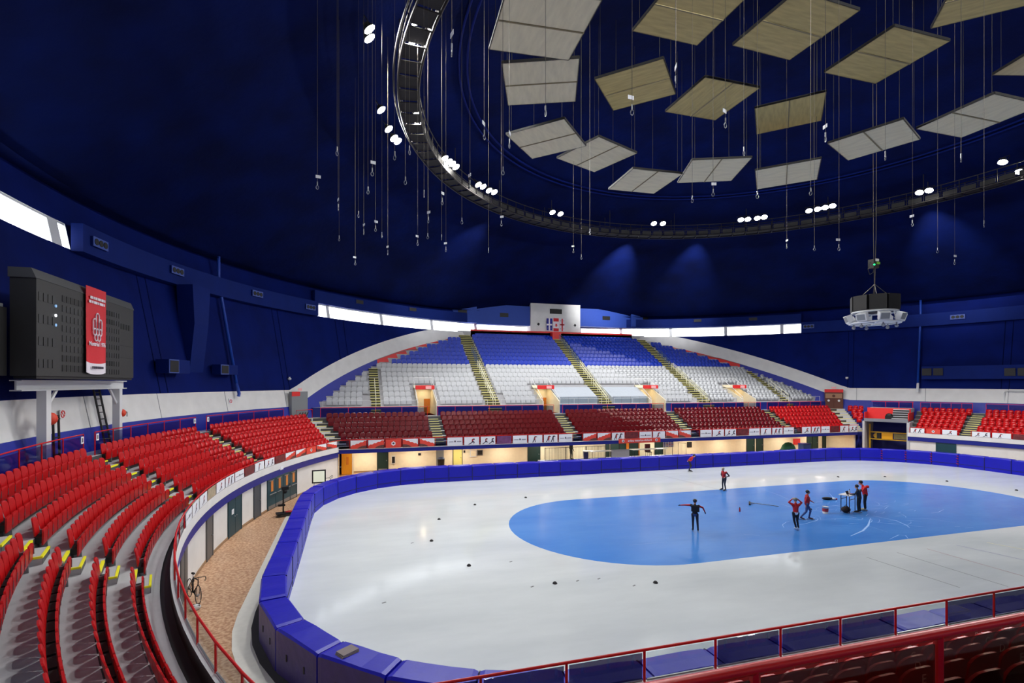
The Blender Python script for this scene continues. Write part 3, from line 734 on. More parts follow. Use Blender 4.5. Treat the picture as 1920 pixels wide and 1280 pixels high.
for c in ('red', 'maroon', 'white', 'blue'):
    b = MB(); back_mb(b); me_back[c] = b.mesh('backrest', ['seat_'+c])
    b = MB(); pan_mb(b); me_pan[c] = b.mesh('seat_pan', ['seat_'+c])
    b = MB(); back_mb(b, 0, *((.505,) if c in ('red', 'maroon') else (.545,))); pan_mb(b, 0, *((.495,) if c in ('red', 'maroon') else (.53,)))
    brk_mb(b, 1); me_whole[c] = b.mesh('stadium_seat_'+c, ['seat_'+c, 'grey_metal', 'black'])
b = MB(); brk_mb(b); me_brk = b.mesh('bracket', ['steel', 'black'])
b = MB(); b.prism([(-.16, 0), (.05, 0), (.12, .86), (.08, .88), (0, .5), (-.14, .52)], lambda a, z, t: (t, a, z), -.02, .02); me_end = b.mesh('end_panel', ['grey_metal'])
def plate_mb():
    q = MB(); q.bb((-.03, .165, .78), (.03, .17, .84)); return q
PITCH = .535
def cam_d(p): return math.dist(p[:3], CAM)
def in_view(x, y, z):
    dx, dy = x-CAM[0], y-CAM[1]; d = sS*dx+cS*dy
    if d < .5: return False
    u = U0+FPX*(cS*dx-sS*dy)/d; v = HZN+FPX*(CAM[2]-z)/d
    return -30 < u < 1950 and -30 < v < 1310
AW = .5   # half width of an aisle
AISLE_L = [163.5, 180.0, 197.0]
AISLE_F = [1-19.8, 1-6.6, 1+6.6, 1+19.8]
reds, maroons = [], []      # (x,y,z,rz,row,section,end)
def seats_arc(a0, a1, k, sec, out):
    r = RB+OR[k]-.02; L = R(a1-a0)*r; n = int(L/PITCH); m = (L-n*PITCH)/2
    for i in range(n):
        a = R(a0)+(m+(i+.5)*PITCH)/r
        out.append((1+r*math.cos(a), r*math.sin(a), ZD[k], a-PI/2, k, sec, -1 if i == 0 else (1 if i == n-1 else 0)))
def seats_line(x0, x1, sgn, k, sec, out):
    L = x1-x0; n = int(L/PITCH); m = (L-n*PITCH)/2
    for i in range(n):
        x = x0+m+(i+.5)*PITCH; end = -1 if i == 0 else (1 if i == n-1 else 0)
        out.append((x, sgn*(YB+OR[k]-.02), ZD[k], 0 if sgn > 0 else PI, k, sec, end*sgn))
ha = lambda k: math.degrees(AW/(RB+OR[k]))
for k in range(6):
    kk = kang(OR[k])
    A = [kk+.7]+[q for a in AISLE_L for q in (a-ha(k), a+ha(k))]+[360-kk-.7]
    for si, (a0, a1) in enumerate(zip(A[::2], A[1::2])): seats_arc(a0, a1, k, 'L%d' % si, reds)
    X = [kink(OR[k])+1.0]+[q for a in AISLE_F for q in (a-AW, a+AW)]+[2-kink(OR[k])-1.2]
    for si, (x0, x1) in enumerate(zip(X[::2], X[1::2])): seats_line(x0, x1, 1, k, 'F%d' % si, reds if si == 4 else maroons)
    # near straight (only what the camera can see)
    seats_line(kink(OR[k])+.8, -12.6-.5, -1, k, 'N0', reds); seats_line(-12.6+.5, -1.0, -1, k, 'N1', reds)
    seats_arc(17.1+ha(k), GATE[0]-.6, k, 'G0', reds); seats_arc(-3, 17.1-ha(k), k, 'G1', reds)
    if k >= 1: seats_arc(GATE[1]+.5, 180-kang(OR[k])-1.4, k, 'G2', reds)
SEC = {'L3': 'curved section nearest the scoreboard on the bicycle side', 'L2': 'section in front of the scoreboard posts', 'L1': 'section between ladder and the corner block',
       'L0': 'corner block beside the teal double doors', 'F4': 'block between the far stand and the gate', 'N0': 'straight block beside the folded towel', 'N1': 'straight block past the folded towel', 'G0': 'block beside the gate', 'G1': 'block past the gate stairs', 'G2': 'small block over the gate'}
vis = [s for s in reds if in_view(s[0], s[1], s[2]+.8)]
vis.sort(key=cam_d)
chosen = vis[:300]; rest = vis[300:]
ends = {}
def seat_thing(s, c):
    x, y, z, rz, k, sec, end = s
    t_ = thing('stadium_seat', 'red folding seat in the %s row, %s' % (ORD[k], SEC[sec]), 'seat', (x, y, z), rz, 'red seats, %s row, %s' % (ORD[k], sec))
    inst('backrest', me_back[c], t_); inst('seat_pan', me_pan[c], t_); inst('bracket', me_brk, t_)
    if end:
        o = inst('end_panel', me_end, t_, (.27*end, 0, 0))
for s in chosen: seat_thing(s, 'red')
LET = 'ABCDEF'
tiles('red_stadium_seats', me_whole['red'], [s[:4] for s in rest], ['seat_red', 'grey_metal', 'black'], 'red folding seats in the blocks farther round the bowl', 'seats')
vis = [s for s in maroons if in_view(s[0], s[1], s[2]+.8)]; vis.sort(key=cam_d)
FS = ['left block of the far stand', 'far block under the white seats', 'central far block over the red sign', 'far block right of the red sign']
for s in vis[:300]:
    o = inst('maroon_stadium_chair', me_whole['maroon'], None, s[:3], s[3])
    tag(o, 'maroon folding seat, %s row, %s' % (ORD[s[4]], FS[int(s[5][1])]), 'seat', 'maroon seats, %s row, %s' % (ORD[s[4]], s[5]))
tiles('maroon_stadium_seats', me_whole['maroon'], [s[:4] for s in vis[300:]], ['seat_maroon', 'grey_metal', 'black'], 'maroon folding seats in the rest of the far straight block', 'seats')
# upper stand
whites, blues = [], []
UP = .565
for k in range(NU):
    w = uw(k)-(.45 if k < 8 else 1.25); y = YU+DU*(k+1)-.02; z = ZU+RU*k
    cuts = [1-w]
    for c, aw in AISLE_U:
        if abs(c-1) < w: cuts += [c-aw/2-.05, c+aw/2+.05]
    cuts.append(1+w)
    for si, (x0, x1) in enumerate(zip(cuts[::2], cuts[1::2])):
        n = int((x1-x0)/UP); m = ((x1-x0)-n*UP)/2
        for i in range(n):
            x = x0+m+(i+.5)*UP
            if k < VK and any(abs(x-v) < VW+.3 for v in VOM): continue
            if k < 4 and any(a-.2 < x < b+.2 for a, b in PLAT): continue
            if k < 2 and any(abs(x-c) < aw/2+.55 for c, aw in AISLE_U): continue
            (whites if k < 8 else blues).append((x, y, z, 0, k))
for c, lst in (('white', whites), ('blue', blues)):
    lst.sort(key=cam_d)
    for s in lst[:300]:
        o = inst(c+'_stadium_chair', me_whole[c], None, s[:3], 0)
        r_ = ORD[s[4]] if c == 'white' else ORD[s[4]-8]
        tag(o, '%s plastic seat in the %s row of the %s seats' % (c, r_, c), 'seat', '%s seats, %s row' % (c, r_))
    tiles(c+'_stadium_seats', me_whole[c], [s[:4] for s in lst[300:]], ['seat_'+c, 'grey_metal', 'black'], 'remaining rows of %s plastic seats on the upper stand' % c, 'seats')

# ================================================================== aisle stairs of the lower bowl
ST_D, ST_W = .34, .95
b = MB(); b.bb((-ST_W/2, -ST_D, 0), (ST_W/2, 0, .19)); me_step = b.mesh('half_step', ['concrete'])
b = MB(); b.bb((-ST_W/2, -ST_D-.004, .0), (ST_W/2, -ST_D, .15)); me_srise = b.mesh('step_riser', ['concrete_dark'])
b = MB(); b.bb((-ST_W/2, -ST_D-.012, .15), (ST_W/2, -ST_D+.045, .2)); b.bb((-ST_W/2-.006, -ST_D, .15), (-ST_W/2+.04, 0, .2)); me_nose = b.mesh('nosing', ['yellow'])
b = MB(); b.bb((-ST_W/2, -.012, -.05), (ST_W/2, .06, .012)); me_nose2 = b.mesh('nosing', ['yellow'])
b = MB(); b.bb((-ST_W/2, -ST_D-.012, .15), (ST_W/2, -ST_D+.06, .2)); me_nose_f = b.mesh('nosing', ['pale_yellow'])
b = MB(); b.bb((-ST_W/2, -.012, -.05), (ST_W/2, .06, .012)); me_nose2_f = b.mesh('nosing', ['pale_yellow'])
def aisle(px, py, heading, far=False):
    """px,py on the balustrade line; heading = outward direction"""
    s_ = shell('aisle_steps', (px, py, 0), heading-PI/2)
    for k in range(6):
        z = ZD[k]; inst('half_step', me_step, s_, (0, OR[k], z)); inst('step_riser', me_srise, s_, (0, OR[k], z))
        inst('nosing', me_nose_f if far else me_nose, s_, (0, OR[k], z))
        if k < 5: inst('nosing', me_nose2_f if far else me_nose2, s_, (0, OR[k], ZD[k+1]))
for a in AISLE_L: aisle(1+RB*math.cos(R(a)), RB*math.sin(R(a)), R(a), a < 170)
for a in (17.1,): aisle(1+RB*math.cos(R(a)), RB*math.sin(R(a)), R(a), True)
for x in AISLE_F: aisle(x, YB, PI/2, True)
for x in (-12.6,): aisle(x, -YB, -PI/2)
def corner_aisle(sx):
    s_ = shell('aisle_steps'); w = 1.75; hd_ = R(118 if sx < 0 else 62)
    b = MB(); b.bb((-w/2, -.42, 0), (w/2, .3, .19)); ms = b.mesh('half_step', ['concrete'])
    b = MB(); b.bb((-w/2, -.435, .15), (w/2, -.36, .2)); mn = b.mesh('nosing', ['pale_yellow'])
    b = MB(); b.bb((-w/2, -.015, -.05), (w/2, .06, .012)); mn2 = b.mesh('nosing', ['pale_yellow'])
    b = MB(); b.bb((-w/2, -.03, -.38), (w/2, .8, -.001)); mt_ = b.mesh('landing', ['concrete'])
    for k in range(6):
        x = kink(OR[k]); x = x if sx < 0 else 2-x; y = YB+OR[k]
        inst('half_step', ms, s_, (x, y, ZD[k]), hd_-PI/2); inst('nosing', mn, s_, (x, y, ZD[k]), hd_-PI/2)
        zt = ZD[k+1] if k < 5 else ZW
        inst('landing', mt_, s_, (x, y, zt+.004), hd_-PI/2); inst('nosing', mn2, s_, (x, y, zt+.004), hd_-PI/2)
corner_aisle(-1); corner_aisle(1)

# ================================================================== balustrades with glass, and banners hung on them
M['banner_white'] = mat('white_banner', (226, 230, 236), .5); M['banner_red'] = mat('red_banner', (216, 66, 50), .5)
M['ink_dark'] = mat('banner_dark_ink', (52, 40, 58), .5); M['ink_red'] = mat('banner_red_ink', (188, 58, 60), .5); M['ink_grey'] = mat('banner_grey_ink', (150, 152, 164), .5)
M['banner_photo'] = mat('dark_photo_banner', (104, 34, 38), .45, var=.5, scale=3); M['banner_purple'] = mat('purple_photo_banner', (112, 64, 112), .45, var=.35, scale=3)
M['banner_tan'] = mat('tan_photo_banner', (170, 156, 128), .45, var=.25, scale=4); M['crowd_dark'] = mat('banner_crowd', (92, 56, 52), .5, var=.5, scale=12)
SK1 = [(-.42, .06), (-.2, .16), (-.05, .22), (.02, .34), (.0, .46), (.12, .56), (.3, .58), (.36, .5), (.3, .44), (.2, .46), (.16, .34), (.3, .3), (.34, .2), (.24, .08), (.2, .08), (.26, .2), (.1, .22), (-.04, .14), (-.3, .04)]
SK2 = [(-.3, .04), (-.14, .3), (-.1, .44), (-.02, .6), (.12, .62), (.26, .58), (.3, .5), (.14, .52), (.06, .46), (.06, .32), (.1, .06), (.02, .04), (.0, .26), (-.1, .2), (-.2, .02)]
def banner_faces(w, h, typ):
    """list of (polygon, material, depth-layer) in the plane of the banner; x along, z up"""
    X = lambda P, sx, cx, cy=0, sy=1.0: [(cx+p[0]*sx*h*1.15, cy+p[1]*h*1.4*sy) for p in P]
    if typ == 'W': return 'banner_white', [([(-.42*w, .42*h), (-.1*w, .42*h), (-.1*w, .52*h), (-.42*w, .52*h)], 'ink_grey'), ([(.12*w, .42*h), (.42*w, .42*h), (.42*w, .55*h), (.12*w, .55*h)], 'ink_grey'),
                                           ([(-.06*w, .42*h), (.06*w, .42*h), (.03*w, .62*h), (-.02*w, .66*h)], 'ink_dark')]
    if typ == 'S': return 'banner_white', [(X(SK1, 1, 0), 'ink_dark'), (X([(.0, .3), (.1, .5), (.26, .52), (.16, .36)], 1, 0), 'ink_red')]
    if typ == 'D': return 'banner_white', [(X(SK1, .8, -.2*w), 'ink_dark'), (X(SK1, .8, .24*w), 'ink_dark'), (X([(.0, .3), (.1, .5), (.26, .52), (.16, .36)], .8, -.2*w), 'ink_red')]
    if typ == 'T': return 'banner_white', [(X(SK2, 1, -.05*w), 'ink_dark'), (X([(-.05, .3), (.0, .5), (.1, .55), (.05, .3)], 1, -.05*w), 'ink_red')]
    if typ == 'V': return 'banner_white', [(X(SK2, 1, -.16*w), 'ink_dark'), (X(SK2, 1, .18*w), 'ink_dark'), (X([(-.1, .2), (.0, .55), (.12, .55), (.04, .2)], 1, -.14*w), 'ink_red')]
    if typ == 'R':
        hexa = [(.17*h*2*math.cos(q)*.8, .5*h+.17*h*2*math.sin(q)*.8) for q in [PI/2+PI/3*i for i in range(6)]]
        leaf = [(p[0]*h*.3, .5*h+p[1]*h*.3) for p in ((0, .6), (.15, .3), (.5, .35), (.35, .0), (.45, -.25), (.08, -.2), (0, -.5), (-.08, -.2), (-.45, -.25), (-.35, 0), (-.5, .35), (-.15, .3))]
        return 'banner_red', [(hexa, 'banner_white'), (leaf, 'ink_dark')]
    if typ in 'GH':
        s_ = 1 if typ == 'G' else -1; n = 9; P = [(-w/2, 0), (w/2, 0)] if s_ > 0 else [(w/2, 0), (-w/2, 0)]
        for i in range(n):
            f = i/(n-1); P.append((s_*(w/2-w*f), h*(.92-.62*f)+(.09*h if i % 2 else 0)))
        q = [(p[0], min(h, p[1])) for p in P]
        crowd = [(s_*-.1*w, .02*h), (s_*.5*w, .02*h), (s_*.5*w, .38*h), (s_*.25*w, .34*h), (s_*.05*w, .2*h)]
        return 'banner_white', [(q, 'banner_red'), (crowd, 'crowd_dark')]
    if typ == 'P': return 'banner_photo', []
    if typ == 'U': return 'banner_purple', []
    if typ == 'Y': return 'banner_tan', []
LAB = {'W': ('white banner with a small grey logo', 'logo'), 'S': ('white banner with one crouching speed skater', 'skater'), 'D': ('white banner with two crouching speed skaters', 'two skaters'), 'T': ('white banner with a standing skater', 'standing skater'),
       'V': ('white banner with two skaters racing side by side', 'racing pair'), 'R': ('red banner with a white hexagon and maple leaf', 'leaf'), 'G': ('white banner with a red band rising to the right', 'red rise'), 'H': ('white banner with a red band rising to the left', 'red fall'),
       'P': ('dark red photo banner', 'photo'), 'U': ('purple photo banner', 'photo'), 'Y': ('tan photo banner', 'photo')}
def banner(typ, p0, p1, z0, z1, where):
    dx, dy = p1[0]-p0[0], p1[1]-p0[1]; L = math.hypot(dx, dy); w = L-.16; h = z1-z0
    base, polys = banner_faces(w, h, typ)
    t_ = thing('banner', LAB[typ][0]+' '+where, 'banner', ((p0[0]+p1[0])/2, (p0[1]+p1[1])/2, z0), math.atan2(dy, dx), LAB[typ][1]+' banners, '+where)
    m2 = MB(); m2.bb((-w/2, -.012, 0), (w/2, 0, h)); m2.build('sheet', [base], t_)
    if polys:
        m2 = MB(); ms = []
        for i, (P, mm) in enumerate(polys):
            if mm not in ms: ms.append(mm)
            P = [(max(-w/2, min(w/2, a)), max(0, min(h, b))) for a, b in P]
            m2.prism(P, lambda a, b, t: (a, t, b), -.013, -.016-.003*i, ms.index(mm))
        m2.build('print', ms, t_)
def balustrade(P, label, group, z0, zr, gmat='glass', rt=.026, banners=None, where='', flip=False, pr=.024, glass_to=None):
    """P: post points in order; one thing with a rail, posts and glass panes"""
    t_ = thing('glass_balustrade', label, 'railing', (P[0][0], P[0][1], z0), 0, group)
    ox, oy = P[0][0], P[0][1]; Q = [(x-ox, y-oy) for x, y in P]
    m2 = MB(); m2.tube([(x, y, zr-z0) for x, y in Q], rt, 8); m2.build('top_rail', ['rail_red'], t_, True)
    for i, (x, y) in enumerate(Q):
        m2 = MB(); m2.tube([(x, y, 0), (x, y, zr-z0)], pr, 6); m2.build('post', ['rail_red'], t_)
    for i in range(len(Q)-1):
        (x0, y0), (x1, y1) = Q[i], Q[i+1]; L = math.hypot(x1-x0, y1-y0); a = math.atan2(y1-y0, x1-x0)
        m2 = MB(); m2.box(((x0+x1)/2, (y0+y1)/2, (zr-z0)*.48), (L-.1, .012, (zr-z0)*.86), a); m2.build('glass_pane', [gmat if isinstance(gmat, str) else gmat[i % len(gmat)]], t_)
        m2 = MB(); m2.box(((x0+x1)/2, (y0+y1)/2, .03), (L-.1, .03, .03), a); m2.build('bottom_rail', ['steel'], t_)
        if banners and i < len(banners) and banners[i] != '.':
            pa, pb = P[i], P[i+1]
            if flip: pa, pb = pb, pa
            # hung on the rink side
            cx, cy = (pa[0]+pb[0])/2, (pa[1]+pb[1])/2; d = math.hypot(cx-1, cy)
            if abs(cy-YB) < .05: nx, ny = 0, -1
            else: nx, ny = -(cx-1)/d, -cy/d
            e = .04
            banner(banners[i], (pa[0]+nx*e, pa[1]+ny*e), (pb[0]+nx*e, pb[1]+ny*e), z0+.03, zr-.05, where)
    return t_
def arc_pts(r, a0, a1, n): return [(1+r*math.cos(R(a0+(a1-a0)*i/n)), r*math.sin(R(a0+(a1-a0)*i/n))) for i in range(n+1)]
ZP, ZRAIL = 2.85, 3.42
# left arc: from the far corner round towards the camera (text runs from rear to front as seen from the ice)
seqL = 'HHRGG.DT.WVT.SSW'
k0 = kang(0)
aL = [k0+.4+2.55*i for i in range(17)]
LP = [(1+RB*math.cos(R(a)), RB*math.sin(R(a))) for a in aL]
seqL = 'HHRGGPDTPWVSYSSW'
balustrade(LP, 'red-railed glass balustrade hung with banners above the teal doors', None, ZP, ZRAIL, banners=seqL, where='above the curved doors', flip=True)
nn = 10; LP2 = arc_pts(RB, aL[-1], 360-k0, nn)
balustrade(LP2, 'red-railed clear glass balustrade curving above the parked bicycle', None, ZP, ZRAIL)
NPX = [kink(0)+i*1.52 for i in range(20)]
balustrade([(x, -YB) for x in NPX], 'red-railed tinted glass balustrade along the straight stand beside the folded towel', None, ZP, ZRAIL, ['glass_dark', 'glass_dark', 'glass_dark', 'glass_dark', 'glass', 'glass_dark', 'glass_dark', 'glass_dark', 'glass', 'glass_dark'])
XF = [kink(0)+.9]+[q for a in AISLE_F for q in (a-AW, a+AW)]+[2-kink(0)]
seqF = ['GGRHH', 'WSDUWTVW', 'GGVPWTHH', 'WSDPWTVW', 'SVWPTD']
namesF = ['red banners beside the corner steps', 'banners left of the red sign', 'banners over the red sign', 'banners right of the red sign', 'banners beside the gate']
for si, (x0, x1) in enumerate(zip(XF[::2], XF[1::2])):
    n = len(seqF[si])
    balustrade([(x0+(x1-x0)*i/n, YB) for i in range(n+1)], 'far glass balustrade with '+namesF[si], None, 2.63, ZRAIL, banners=seqF[si], where=('by the corner steps', 'left of the red sign', 'over the red sign', 'right of the red sign', 'beside the gate')[si])
for i, x in enumerate(AISLE_F): balustrade([(x-AW, YB), (x+AW, YB)], 'short clear glass gate at the foot of far aisle steps', 'glass at the foot of the far aisles', 2.63, ZRAIL, 'glass_blue')
balustrade([LP[0], (kink(0)+.9, YB)], 'clear glass panel at the foot of the corner steps', None, 2.86, ZRAIL, 'glass_blue')
GP = arc_pts(RB, GATE[0]-.3, 17.95, 3); balustrade(GP, 'glass balustrade with three banners right of the gate', None, ZP, ZRAIL, banners='VRS', where='right of the gate')
GP = arc_pts(RB, 16.25, -4, 8); balustrade(GP, 'glass balustrade with banners past the gate stairs', None, ZP, ZRAIL, banners='DTPDSWPD', where='past the gate stairs')
# rear balustrades behind the sixth row
RR = RB+4.72; ZB_, ZBR = ZW, 6.02
for (a0, a1, lb) in ((148.9, 163.5-.9, 'rear red balustrade with blue-tinted glass behind the corner block'), (163.5+.9, 180-.75, 'rear red balustrade with blue-tinted glass beside the leaning ladder'), (180+.75, 197-.8, 'rear red balustrade with blue-tinted glass beside the orange bag'), (197+.8, 211.4, 'rear red balustrade nearest the window')):
    n = max(2, int(R(a1-a0)*RR/1.55)); balustrade(arc_pts(RR, a0, a1, n), lb, None, ZB_, ZBR, 'glass_blue')
for q in (163.5-1.1, 163.5+1.1, 180-1.0, 180+1.0, 197-1.0):
    x, y = 1+(RR-.03)*math.cos(R(q)), (RR-.03)*math.sin(R(q))
    t_ = thing('row_sign', 'small white section sign on the rear red balustrade', 'sign', (x, y, ZBR-.38), R(q)+PI/2, 'section signs on the rear balustrade')
    m2 = MB(); m2.bb((-.11, -.01, 0), (.11, .01, .3)); m2.build('plate', ['banner_white'], t_); m2 = MB(); m2.bb((-.04, .01, .06), (.04, .014, .24)); m2.build('figure', ['ink_dark'], t_)
YRR = YB+4.72
for si, (x0, x1) in enumerate(zip(XF[::2], XF[1::2])):
    n = max(2, int((x1-x0)/1.6)); a = x0 if si else kink(4.72)+.8
    balustrade([(a+(x1-a)*i/n, YRR) for i in range(n+1)], 'low red rail behind the maroon seats, '+('corner part', 'left part', 'middle part', 'right part', 'gate part')[si], None, ZB_, ZBR-.08, 'glass_blue')
for (a0, a1, lb) in ((GATE[0]-.5, 17.1+.8, 'rear red rail behind the block beside the gate'), (17.1-.8, -4, 'rear red rail behind the block past the gate stairs')):
    n = 5 if a0 > 20 else 8; balustrade(arc_pts(RR, a0, a1, n), lb, None, ZB_, ZBR, 'glass_blue')
# the thick rail in front of the camera
balustrade([(-25.4+2.02*i, -YRR) for i in range(14)], 'thick red rail with smoked glass behind the near straight seats', None, ZB_, ZBR-.06, 'glass_smoke', rt=.045, pr=.042)
# row letters on the backs of near seats
M['letter'] = mat('cream_letter', (236, 230, 220), .5)
lm = {k: text_mesh(LET[k], .15, 'letter', .002) for k in range(6)}
for o in [q for q in COL.objects if q.name.startswith('stadium_seat') and q.type == 'EMPTY' and q.location.y < -YB and abs(q.location.x) < 26]:
    k = min(range(6), key=lambda i: abs(o.location.z-ZD[i])); i = int(round(o.location.x/PITCH))
    if (i+k*2) % 3 == 0:
        l_ = inst('row_letter', lm[k], o, (.0, .13, .78)); l_.rotation_euler = (PI/2, 0, PI)
# ================================================================== crash pads round the ice
def sample_path(off, n=40):
    P = rrect(off, 24); P.append(P[0]); return P
inner = sample_path(0); outer = sample_path(.85)
D = [0]
for (x0, y0), (x1, y1) in zip(inner[:-1], inner[1:]): D.append(D[-1]+math.hypot(x1-x0, y1-y0))
def at_len(P, s):
    s %= D[-1]
    for i in range(len(D)-1):
        if D[i] <= s <= D[i+1]:
            f = (s-D[i])/max(1e-9, D[i+1]-D[i]); return (P[i][0]+(P[i+1][0]-P[i][0])*f, P[i][1]+(P[i+1][1]-P[i][1])*f)
NP = int(D[-1]/2.0); HP = 1.26
random.seed(11)
def pad_where(x, y):
    if y > 14: return 'far long side, below the maroon seats' if x < 20 else 'far corner before the gate'
    if y < -14: return 'near long side, below the smoked glass rail'
    if x < -20: return ('corner towards the teal doors' if y > 6 else 'corner beside the folded towel' if y < -6 else 'rink end beside the beige walkway')
    return 'rink end past the gate'
for i in range(NP):
    s0, s1 = D[-1]*i/NP, D[-1]*(i+1)/NP
    a, b, c_, d_ = at_len(inner, s0), at_len(inner, s1), at_len(outer, s1), at_len(outer, s0)
    cx, cy = (a[0]+b[0])/2, (a[1]+b[1])/2; j = random.uniform(-.025, .025); hh = HP+random.uniform(-.015, .015)
    if cx > 12 and cy < -10: pass
    ux, uy = b[0]-a[0], b[1]-a[1]; L = math.hypot(ux, uy); ux, uy = ux/L, uy/L
    g = .012
    def pt(t, o, z):      # t along 0..1, o across 0 inner..1 outer
        p = (a[0]+(b[0]-a[0])*t, a[1]+(b[1]-a[1])*t); q = (d_[0]+(c_[0]-d_[0])*t, d_[1]+(c_[1]-d_[1])*t)
        return (p[0]+(q[0]-p[0])*o-cx, p[1]+(q[1]-p[1])*o-cy, z)
    t_ = thing('crash_pad', 'blue vinyl crash pad on the '+pad_where(cx, cy), 'crash pad', (cx, cy, 0.012), 0, 'crash pads, '+pad_where(cx, cy))
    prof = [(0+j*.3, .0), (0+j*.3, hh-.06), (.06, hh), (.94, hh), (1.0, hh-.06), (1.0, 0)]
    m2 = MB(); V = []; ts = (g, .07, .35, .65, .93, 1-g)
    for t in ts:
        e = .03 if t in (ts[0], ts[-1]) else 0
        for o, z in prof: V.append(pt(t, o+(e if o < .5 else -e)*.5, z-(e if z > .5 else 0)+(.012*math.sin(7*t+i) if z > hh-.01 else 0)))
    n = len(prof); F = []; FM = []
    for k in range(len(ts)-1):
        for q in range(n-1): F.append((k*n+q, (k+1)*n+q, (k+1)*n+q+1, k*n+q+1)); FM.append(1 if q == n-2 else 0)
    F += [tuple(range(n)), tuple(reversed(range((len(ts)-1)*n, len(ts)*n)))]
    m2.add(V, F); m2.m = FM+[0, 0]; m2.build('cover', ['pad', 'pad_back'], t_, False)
    m2 = MB(); m2.add([pt(.02, -.012, .3), pt(.98, -.012, .3), pt(.98, -.012, .34), pt(.02, -.012, .34), pt(.02, .01, .3), pt(.98, .01, .3), pt(.98, .01, .34), pt(.02, .01, .34)], [(3, 2, 1, 0), (4, 5, 6, 7), (0, 1, 5, 4), (2, 3, 7, 6), (0, 4, 7, 3), (1, 2, 6, 5)]); m2.build('seam', ['pad_seam'], t_)
    m2 = MB(); m2.add([pt(-.008, -.01, .02), pt(.012, -.01, .02), pt(.012, -.01, hh-.05), pt(-.008, -.01, hh-.05), pt(-.008, .05, .02), pt(.012, .05, .02), pt(.012, .05, hh-.05), pt(-.008, .05, hh-.05)], [(3, 2, 1, 0), (4, 5, 6, 7), (0, 1, 5, 4), (2, 3, 7, 6), (0, 4, 7, 3), (1, 2, 6, 5)]); m2.build('joint_flap', ['pad_seam'], t_)
    if 25.5 < cx and cy > 8.5:
        m2 = MB()
        for q in range(4): z = .3+q*.25; p0 = pt(-.02, -.025, z); p1 = pt(.06, -.025, z+.05); m2.tube([p0, p1], .02, 5)
        m2.build('red_strap', ['rail_red'], t_)
    if cy < -13 or (cx < -24 and cy < -6):      # cut-outs on the rear of the near pads
        for q in (.3, .72):
            m2 = MB(); m2.box(pt(q, 1.012, .62), (.05, .02, .18), math.atan2(uy, ux)); m2.build('strap_slot', ['black'], t_)
tx, ty = ground(651, 1224, HP+.03)
t_ = thing('folded_towel', 'folded grey towel lying on a blue crash pad', 'towel', (tx, ty, HP+.01), .55)
tw = mat('grey_towel', (132, 122, 122), .9, bump=.3, bscale=60)
for q, (w, d) in enumerate(((.5, .34), (.48, .33), (.46, .33))):
    m2 = MB(); m2.box((.01*q, .008*q, .018+.03*q), (w, d, .026), .03*q); m2.build('fold', [tw], t_)
# ================================================================== track blocks, odds and ends on the ice
blk = MB(); blk.tube([(0, 0, 0), (0, 0, .03), (0, 0, .08)], [.1, .095, .05], 12); bm_ = blk.mesh('track_block', ['black'])
for sx in (-1, 1):
    for k in range(7):
        a = R(90+30*k) if sx < 0 else R(90-30*k)
        o = inst('track_block', bm_, None, (8*math.cos(a)+sx*14.425, 8*math.sin(a), .012))
        tag(o, 'small black rubber track block on the white ice, %s bend' % ('pad-corner' if sx < 0 else 'gate-side'), 'track block', 'track blocks, %s bend' % ('left' if sx < 0 else 'right'))
for u, v in ((720, 1130), (998, 1100), (1083, 1089), (1123, 1085), (1189, 1098), (958, 1053), (773, 1018)):
    x, y = ground(u, v); mb = MB(); mb.box((0, 0, 0), (.16, .06, .006), .5)
    o = mb.build('ice_marker', ['line_grey'], None, False, (x, y, .016)); tag(o, 'faint grey dot marker frozen into the white ice', 'marker', 'faint markers in the ice')
